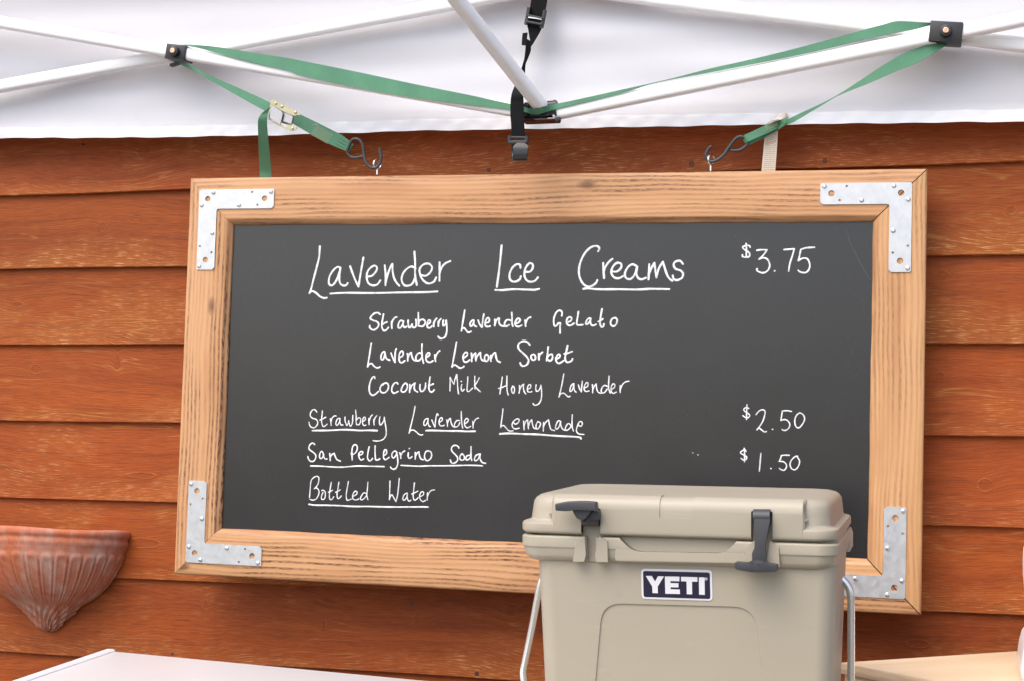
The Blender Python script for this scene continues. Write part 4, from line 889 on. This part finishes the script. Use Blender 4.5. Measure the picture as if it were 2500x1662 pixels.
# front panel: a shallow recess sunk into the tapering wall
def wall_front(z): t = ((zl0-.034)-z)/((zl0-.034)-zb0); return YF0+.0150+.0130*t
pp = arc_pts([(1471,1472,48),(1842,1482,54),(1868,1700,20),(1449,1696,20)],8)
Yp = YF0+.019
lp = [(P(x,y,Yp).x,P(x,y,Yp).z) for x,y in pp]; c = (sum(p[0] for p in lp)/len(lp), sum(p[1] for p in lp)/len(lp))
pe = poly2d([[(x-c[0],z-c[1]) for x,z in lp]], .0200)
tilt = math.atan2(.0130,(zl0-.034)-zb0)
pe.transform(Matrix.Translation((c[0],wall_front(c[1])+.0022-.0100,c[1])) @ Matrix.Rotation(tilt,4,'X') @ Matrix.Rotation(math.radians(90),4,'X'))
tub = bevel_mesh(boolean(tub, [pe]), .0009, 2, 50)
body = join_meshes([tub, bevel_mesh(bandc,.0022,3,50), bevel_mesh(skirtc,.0034,3,50)]+ribs)
link("body", body, M['tan'], cool, smooth=38, wn=True)
# badge
def zq(x,y): return (1520+x/9.829, 1370+y/9.829)
zc = cz(*zq(1305,550), Y=YF0+.0175); Yw = wall_front(zc)
def flat(pts, dy, th, mat, name, parent, holes=(), bev=.0002):
    lp = [(P(*q,Yw).x, P(*q,Yw).z) for q in pts]; c = P(*zq(1305,550),Yw)
    me = poly2d([[(x-c.x,z-c.z) for x,z in lp]], th, bev, 1)
    me.transform(Matrix.Translation((c.x,Yw-dy,c.z)) @ Matrix.Rotation(tilt,4,'X') @ Matrix.Rotation(math.radians(90),4,'X'))
    return link(name, me, mat, parent, smooth=30)
rc = lambda pts,r: arc_pts([(*zq(*p),r) for p in pts],5)
bdg = flat(rc([(450,165),(2153,198),(2160,940),(460,892)],10), .0004, .0014, M['badgewhite'], "badge", cool)
flat(rc([(497,215),(2098,254),(2106,892),(505,842)],5.5), .0011, .0010, M['badgeblue'], "badge_field", bdg, bev=.0001)
lt = []
for gl in ([(565,335),(705,335),(785,470),(857,342),(1000,346),(850,590),(850,752),(722,748),(716,590)],
           [(1020,348),(1370,354),(1368,464),(1155,458),(1155,508),(1345,512),(1345,612),(1158,608),(1158,656),(1378,664),(1380,772),(1030,765)],
           [(1408,356),(1800,366),(1800,476),(1672,472),(1674,780),(1545,775),(1540,468),(1410,464)],
           [(1838,368),(1974,372),(1976,792),(1840,786)]):
    c = P(*zq(1305,550),Yw); lp = [(P(*zq(*q),Yw).x-c.x,P(*zq(*q),Yw).z-c.z) for q in gl]; lt.append(poly2d([lp],.0008,0.0))
c = P(*zq(1305,550),Yw); cc = P(*zq(2010,408),Yw); lt.append(poly2d([circ(cc.x-c.x,cc.z-c.z,.0019,16),circ(cc.x-c.x,cc.z-c.z,.0013,14)],.0008,0.0))
lt.append(poly2d([rrect(cc.x-c.x-.0005,cc.z-c.z-.0007,cc.x-c.x+.0004,cc.z-c.z+.0007,.0001,1)],.0008,0.0))
me = join_meshes(lt); me.transform(Matrix.Translation((c.x,Yw-.0017,c.z)) @ Matrix.Rotation(tilt,4,'X') @ Matrix.Rotation(math.radians(90),4,'X')); link("badge_lettering", me, M['badgewhite'], bdg)
# rubber latches
def prism2(pts, Ya, Yb_, bev, Yref=-.815):
    lp = [(P(x,y,Yref).x,P(x,y,Yref).z) for x,y in pts]; c = (sum(p[0] for p in lp)/len(lp), sum(p[1] for p in lp)/len(lp))
    me = poly2d([[(x-c[0],z-c[1]) for x,z in lp]], abs(Yb_-Ya), bev, 3)
    me.transform(Matrix.Translation((c[0],(Ya+Yb_)/2,c[1])) @ Matrix.Rotation(math.radians(90),4,'X')); return me
q1 = lambda x,y: (1240+x/4.718, 1150+y/4.718); q2 = lambda x,y: (1640+x/4.718, 1150+y/4.718)
def xcyl(pa, pb, Y, r): return tube([P(*pa,Y),P(*pb,Y)], r, 18)
bar_ = prism2(arc_pts([(*q1(578,362),3),(*q1(700,340),6),(*q1(840,333),6),(*q1(960,336),6),(*q1(1047,346),4),(*q1(1052,438),3),(*q1(960,440),6),(*q1(840,432),10),(*q1(700,447),6),(*q1(584,440),3)]), YF0-.034, YF0-.018, .004)
stem = prism2(arc_pts([(*q1(760,430),4),(*q1(1000,425),4),(*q1(960,470),10),(*q1(905,560),14),(*q1(840,560),14),(*q1(790,500),10)]), YF0-.026, YF0-.010, .003)
piv = xcyl(q1(862,520),q1(1052,522),YF0-.001,.0125)
tongue = prism2(arc_pts([(*q1(890,452),4),(*q1(1050,452),4),(*q1(1050,560),4),(*q1(880,560),4)]), YF0-.018, YF0-.002, .003)
lo_ = link("latch", join_meshes([bar_,stem,piv,tongue]), M['rubber'], cool, smooth=40); lo_['label'] = "left latch folded open and up"
piv = xcyl(q2(942,522),q2(1136,524),YF0-.001,.0105)
strp = prism2(arc_pts([(*q2(944,545),4),(*q2(1132,548),4),(*q2(1072,885),4),(*q2(1092,1000),8),(*q2(1062,1060),8),(*q2(935,1055),8),(*q2(918,960),10),(*q2(955,880),8)]), YF0-.015, YF0-.006, .003)
ball = tube([P(*q2(1002,880),YF0-.004),P(*q2(1002,905),YF0-.004),P(*q2(1002,950),YF0-.004),P(*q2(1002,1000),YF0-.004),P(*q2(1002,1020),YF0-.004)], [.004,.0075,.0092,.0075,.004], 16)
tb = prism2(arc_pts([(*q2(738,1034),4),(*q2(900,1046),10),(*q2(940,1015),10),(*q2(1070,1018),10),(*q2(1100,1050),10),(*q2(1226,1064),4),(*q2(1224,1142),5),(*q2(1000,1156),24),(*q2(860,1140),20),(*q2(742,1114),5)]), YF0-.026, YF0-.010, .004)
emb = []
def eseg(a,b): return tube([P(*q2(*a),YF0-.0258),P(*q2(*b),YF0-.0258)], .0006, 6)
for sg in (((900,1045),(915,1060)),((930,1045),(915,1060)),((915,1060),(915,1078)),((950,1048),(950,1080)),((950,1048),(972,1050)),((950,1064),(970,1065)),((950,1080),(974,1081)),((990,1052),(1024,1054)),((1007,1053),(1007,1084)),((1056,1056),(1056,1086))): emb.append(eseg(*sg))
lo_ = link("latch", join_meshes([piv,strp,ball,tb]+emb), M['rubber'], cool, smooth=40); lo_['label'] = "right latch pulled down and closed"
# little bright pin ends in the lid corners
for q in (q1(492,495),q2(1548,560)):
    p = P(*q,YF0+.004); link("hinge_pin", tube([p,p+Vector((.0,.006,0))],.0022,10), M['screw'], cool, smooth=50)
# bail handle: one bent rod, pivoting on the sides, resting low and passing behind the body
YHd = -.640
lft = [P(1340,1392,YHd),P(1330,1402,YHd),P(1318,1432,YHd),P(1299,1530,YHd),P(1282,1612,YHd),P(1277.5,1638,YHd),P(1280,1662,YHd),P(1284,1690,YHd)]
rgt = [P(2030,1402,YHd),P(2041,1406,YHd),P(2057,1414,YHd),P(2069,1428,YHd),P(2076,1448,YHd),P(2078,1480,YHd),P(2078,1600,YHd),P(2078,1690,YHd)]
low = [Vector((lft[-1].x+.004,-.60,CZ-.455)),Vector((lft[-1].x+.01,-.52,CZ-.482)),Vector((lft[-1].x+.03,-.460,CZ-.487)),Vector((-.36,-.455,CZ-.487)),Vector((rgt[-1].x-.03,-.460,CZ-.487)),Vector((rgt[-1].x-.008,-.52,CZ-.482)),Vector((rgt[-1].x-.002,-.60,CZ-.455))]
hp = smoothpath(lft,4)+smoothpath(low,4)+smoothpath(rgt[::-1],4)
link("handle", tube(hp, .0053, 14), M['rod'], cool, smooth=60)
for x in (XL+.030, XR-.016):
    link("handle_mount", loft([(CZ-.262,x-.010,x+.010,YHd-.02,YHd+.02,.006),(CZ-.225,x-.010,x+.010,YHd-.02,YHd+.02,.006)],4), M['tan'], cool, smooth=40)
# hinge lobes at the back corners
for x,sg in ((XR-.012,1),(XL+.012,-1)):
    h_ = loft([(zl0-.036,x-.012,x+.012,-.545,-.500,.008),(zl0-.030,x-.015,x+.015,-.548,-.497,.010),(zl0-.010,x-.015,x+.015,-.548,-.497,.010),(zl0-.002,x-.012,x+.012,-.545,-.500,.008)],5)
    k_ = loft([(zl0-.003,x-.013,x+.009,-.535,-.505,.006),(zl0+.010,x-.015,x+.006,-.535,-.505,.006)],4)
    link("hinge", join_meshes([h_,k_]), M['tan'], cool, smooth=45)
fo = boxm(XR-.020,XR-.008,-.50,-.49,CZ-.462,CZ-.44,.002,1); link("drain_plug", fo, M['rubber'], cool)

# ================================================================== WALL POT
pot = thing("wall_planter", "weathered terracotta half-round wall pot with fluted sides, hung low on the boards", "planter", P(126,1290,0))
pc = P(126,1290,0.0); s = abs(P(326,1300,0).x-pc.x)/200.0*.955
prf = [(192,1297,0),(198,1299,0),(201,1303,0),(202,1309,0),(200,1314,0),(196.5,1317,0),(196,1321,0),(198,1326,0),(197.5,1333,0),(194.5,1338,0),(192.5,1342,.1),(191.5,1347,.5),(189,1352,.9),(187.5,1362,1),(183,1374,1),(176,1388,1),(167,1404,1),(157,1419,1),(144,1435,1),(128,1450,1),(108,1464,.9),(90,1475,.55),(79,1482,.25),(70,1489,.1),(58,1500,0),(47,1510,0),(36,1521,0),(25,1532,0),(13,1538,0),(1,1541,0)]
Vp,Fp = [],[]; NT_ = 260; NF = 17
dn = []
for q in range(len(prf)-1):
    (ra_,ya_,_),(rb_,yb_,_) = prf[q],prf[q+1]; kk = max(1,int(abs(yb_-ya_)/3.5)) if ya_ >= 1338 else 1
    for t in range(kk): dn.append((ra_+(rb_-ra_)*t/kk, ya_+(yb_-ya_)*t/kk, 0))
prf = dn+[prf[-1]]
def potz(y): return P(126,y,-.05).z
def sst(t): t = max(0.0,min(1.0,t)); return t*t*(3-2*t)
for j,(r,y,fl) in enumerate(prf):
    for i in range(NT_+1):
        th = math.pi*i/NT_; cyc = (NF*th/math.pi) % 1.0; cc = abs(cyc-.5)*2      # 0 mid flute, 1 between flutes
        top = 1355+11*cc**3+3*math.sin(int(NF*th/math.pi)*2.3)
        lower = sst((1482-y)/22)
        on = sst((y-top)/5)*lower
        rim_on = sst((y-top-11-5*cc)/6)*lower
        f_ = on*.0026*(1-cc**4) - on*.0018*sst((cc-.80)/.2) - rim_on*.0020*sst((.62-cc)/.22)
        rough = (.0028*(math.sin(th*13+y*.11)+math.sin(th*29-y*.23)*.6)+.0012*math.sin(th*53+y*.5))*sst((y-1474)/14)+.0004*math.sin(th*31+j)
        rr = r*s+f_+rough
        if y <= 1338: rr += .0012*math.sin(th*3.1)+.0007*math.sin(th*11)
        dz = .0018*math.sin(th*4+1) if y < 1308 else 0
        Vp.append((pc.x+rr*math.cos(th), -rr*.74*math.sin(th)-.001, P(126+r,y,0.0).z+dz+.12*abs(rr*.74*math.sin(th))))
n1 = NT_+1
for j in range(len(prf)-1):
    for i in range(NT_): Fp.append((j*n1+i,j*n1+i+1,(j+1)*n1+i+1,(j+1)*n1+i))
# inside of the rim and soil-less bowl
b0 = len(Vp)
for (r,y) in ((188,1297),(184,1301),(180,1340),(150,1380)):
    for i in range(NT_+1):
        th = math.pi*i/NT_; rr = r*s; Vp.append((pc.x+rr*math.cos(th), -rr*.74*math.sin(th)-.001, P(126+r,y,0.0).z+(.0018*math.sin(th*4+1) if y < 1308 else 0)+.12*abs(rr*.74*math.sin(th))))
for i in range(NT_): Fp.append((i+1,i,b0+i,b0+i+1))
for j in range(3):
    for i in range(NT_): Fp.append((b0+j*n1+i,b0+j*n1+i+1,b0+(j+1)*n1+i+1,b0+(j+1)*n1+i))
Fp.append(tuple(b0+3*n1+i for i in range(n1)))
me = mesh(Vp,Fp); link("pot_shell", recalc(me), M['terra'], pot, smooth=50)

# ================================================================== TABLE, STAND, CRATE, JUG
TZ = 1.30-.460
a = PZ(262,1587,TZ); b = PZ(40,1662,TZ); c = PZ(1050,1661,TZ)
dl = (b-a); dl /= abs(dl.y); db = (c-a); db /= abs(db.x)
tab = thing("white_table", "low white table top with a raised white edge strip, in the lower left corner", "table", (-1.05,-.8,0))
front = .75; wid = .80
A0 = a; A1 = a+dl*front; B0 = a+db*wid; B1 = B0+dl*front*.98
th = .030
V = [A0,A1,B1,B0]; V = [Vector((v.x,v.y,TZ)) for v in V]+[Vector((v.x,v.y,TZ-th)) for v in V]
me = recalc(mesh(V,[(0,1,2,3),(7,6,5,4),(0,4,5,1),(1,5,6,2),(2,6,7,3),(3,7,4,0)]))
link("table_top", bevel_mesh(me,.003,2,40), M['table'], tab, smooth=35)
# edge strip: a rounded bead along the left edge that turns the back corner
wst = .0125
pth = [A1+Vector((wst*.6,0,.0008)), A1.lerp(A0,.5)+Vector((wst*.6,0,.0008)), A0+Vector((wst*.6,-.003,.0008))]
def strip(path, w_, h_):
    V,F = [],[]
    sec = [(-1,-2.2),(-1,.2),(-.75,.75),(-.3,1.0),(.5,1.0),(.85,.7),(1,0.0)]
    for i,p in enumerate(path):
        t = (path[min(i+1,len(path)-1)]-path[max(i-1,0)]); t.z = 0; t.normalize(); sd = Vector((t.y,-t.x,0)); 
        for (u,v) in sec: V.append(p+sd*(-u*w_)+Vector((0,0,v*h_)))
    m = len(sec)
    for i in range(len(path)-1):
        for k in range(m-1): F.append((i*m+k,i*m+k+1,(i+1)*m+k+1,(i+1)*m+k))
    F.append(tuple(range(m))); F.append(tuple((len(path)-1)*m+k for k in range(m))[::-1]); return recalc(mesh(V,F))
link("edge_strip", strip(smoothpath(pth[:3],8), wst*.75, .0030), M['trim'], tab, smooth=50)
for (x,y) in ((A0.x+.06,A0.y-.06),(A1.x+.06,A1.y+.06),(B0.x-.06,B0.y-.06),(B1.x-.06,B1.y+.06)):
    link("leg", boxm(x-.018,x+.018,y-.018,y+.018,0.0,TZ-th,.004,2), M['trim'], tab, smooth=35)
# stand under the cooler (below the picture)
sz = CZ-.500
std = thing("wooden_stand", "plain wooden stand carrying the tan cooler, just below the picture's bottom edge", "stand", (-.36,-.64,0))
o = link("stand_top", boxm(-.60,-.11,-.86,-.43,sz-.026,sz-.0005,.003,2), M['raw'], std, smooth=35); o.color = (.3,.4,.3,1)
for x in (-.575,-.135):
    for y in (-.83,-.46):
        o = link("leg", boxm(x-.02,x+.02,y-.02,y+.02,0,sz-.026,.003,1), M['raw'], std, smooth=35); o.color = (random.random(),.4,.3,1)
# pale wooden crate set cornerwise behind the cooler
KZ = 1.30-.430
k0 = PZ(2052,1616,KZ); k1 = PZ(2486,1588,KZ); k2 = PZ(2292,1662,KZ)
u1 = (k1-k0); u1.z = 0; u1.normalize(); u2 = (k2-k0); u2.z = 0; u2.normalize()
L1, L2, TH = .62, .50, .018
crate = thing("wooden_crate", "pale bare wooden crate standing cornerwise at the lower right behind the cooler", "crate", (k0.x+.2,k0.y,0))
def quadprism(p0,p1,p2,p3,z0,z1,bev=.0015):
    V = [Vector((p.x,p.y,z1)) for p in (p0,p1,p2,p3)]+[Vector((p.x,p.y,z0)) for p in (p0,p1,p2,p3)]
    return bevel_mesh(recalc(mesh(V,[(0,1,2,3),(7,6,5,4),(0,4,5,1),(1,5,6,2),(2,6,7,3),(3,7,4,0)])), bev, 2, 40)
q0,q1_,q2_,q3 = k0, k0+u1*L1, k0+u1*L1+u2*L2, k0+u2*L2
def local(me, org, xdir):                     # give a mesh grain-aligned local axes
    xd = Vector((xdir.x,xdir.y,0)).normalized(); yd = Vector((-xd.y,xd.x,0))
    Mx = Matrix(((xd.x,yd.x,0,org.x),(xd.y,yd.y,0,org.y),(0,0,1,org.z),(0,0,0,1))); me.transform(Mx.inverted()); return Mx
ins = u1*.003+u2*.003
me = quadprism(q0,q1_,q2_,q3,KZ-TH,KZ); Mx = local(me, Vector((q0.x,q0.y,KZ)), u1)
o = link("crate_lid", me, M['raw'], crate, M=Mx, smooth=35); o.color = (.55,.15,.25,1)
nsl = 4; hh = (KZ-TH)/nsl
for j in range(nsl):
    z1 = KZ-TH-j*hh-.0005; z0 = z1-hh+.008
    me = quadprism(q0+u1*.004+u2*.004, q0+u1*.022+u2*.004, q3+u1*.022-u2*.004, q3+u1*.004-u2*.004, z0, z1); Mx = local(me, Vector((q0.x,q0.y,z0)), u2)
    o = link("crate_board", me, M['raw'], crate, M=Mx, smooth=35); o.color = (.2+.17*j,.9,.45,1)
    me = quadprism(q3+u1*.026-u2*.022, q2_-u1*.004-u2*.022, q2_-u1*.004-u2*.004, q3+u1*.026-u2*.004, z0, z1); Mx = local(me, Vector((q3.x,q3.y,z0)), u1)
    o = link("crate_board", me, M['raw'], crate, M=Mx, smooth=35); o.color = (.3+.15*j,.5,.3,1)
# white plastic jug at the right edge (only its handle side is in the picture)
JY = -.42
ja = P(2474,1662,JY); jt = P(2500,1550,JY)
jx0 = P(2492,1662,JY).x; jw = .16
jug = thing("plastic_tub", "white plastic tub cut off by the lower right edge of the picture, on the crate", "tub", (jx0+jw/2, JY+jw/2, KZ))
jz0, jz1 = KZ, jt.z+.003
def jr(z,i,r): r = r*.45; return (z, jx0+i, jx0+jw-i, JY+i, JY+jw-i, r)
def jr0(z,i,r): return (z, jx0+i, jx0+jw-i, JY+i, JY+jw-i, r)
shell = loft([jr(jz0,.004,.018),jr(jz0+.004,.0005,.022),jr(jz0+.02,0,.022),jr(jz1-.030,.0035,.022),jr(jz1-.014,.0075,.022),jr(jz1-.005,.0135,.022),jr(jz1,.022,.022),jr(jz1,.030,.02),jr(jz1-.006,.033,.02)],7)
link("tub_shell", shell, M['jug'], jug, smooth=50)
lidj = loft([jr(jz1-.0062,.034,.02),jr(jz1+.012,.034,.02),jr(jz1+.014,.038,.02)],6); link("tub_lid", lidj, M['trim'], jug, smooth=45)
# pale roll beyond it, its side just inside the picture's right edge
RY = -.20
ra = P(2497.0,1375,RY); rr = .058; rx = ra.x+rr
prf = [(.0,1465),(.030,1464),(.050,1455),(.056,1435),(.058,1400),(.0582,1365),(.057,1335),(.052,1316),(.040,1308),(.0,1306)]
V,F = [],[]; n = 40
for (r,y) in prf:
    for k in range(n): V.append((rx+r*math.cos(2*math.pi*k/n), RY+r*math.sin(2*math.pi*k/n), P(2497,y,RY).z))
for j in range(len(prf)-1):
    for k in range(n): F.append((j*n+k,j*n+(k+1)%n,(j+1)*n+(k+1)%n,(j+1)*n+k))
roll = thing("paper_roll", "pale rounded roll held on a peg, barely showing at the picture's right edge", "paper roll", (rx,RY,P(2497,1465,RY).z))
link("roll", recalc(mesh(V,F)), M['jug'], roll, smooth=60)
link("peg", tube([Vector((rx,RY,KZ)),Vector((rx,RY,P(2497,1300,RY).z))], .008, 12), M['trim'], roll, smooth=50)
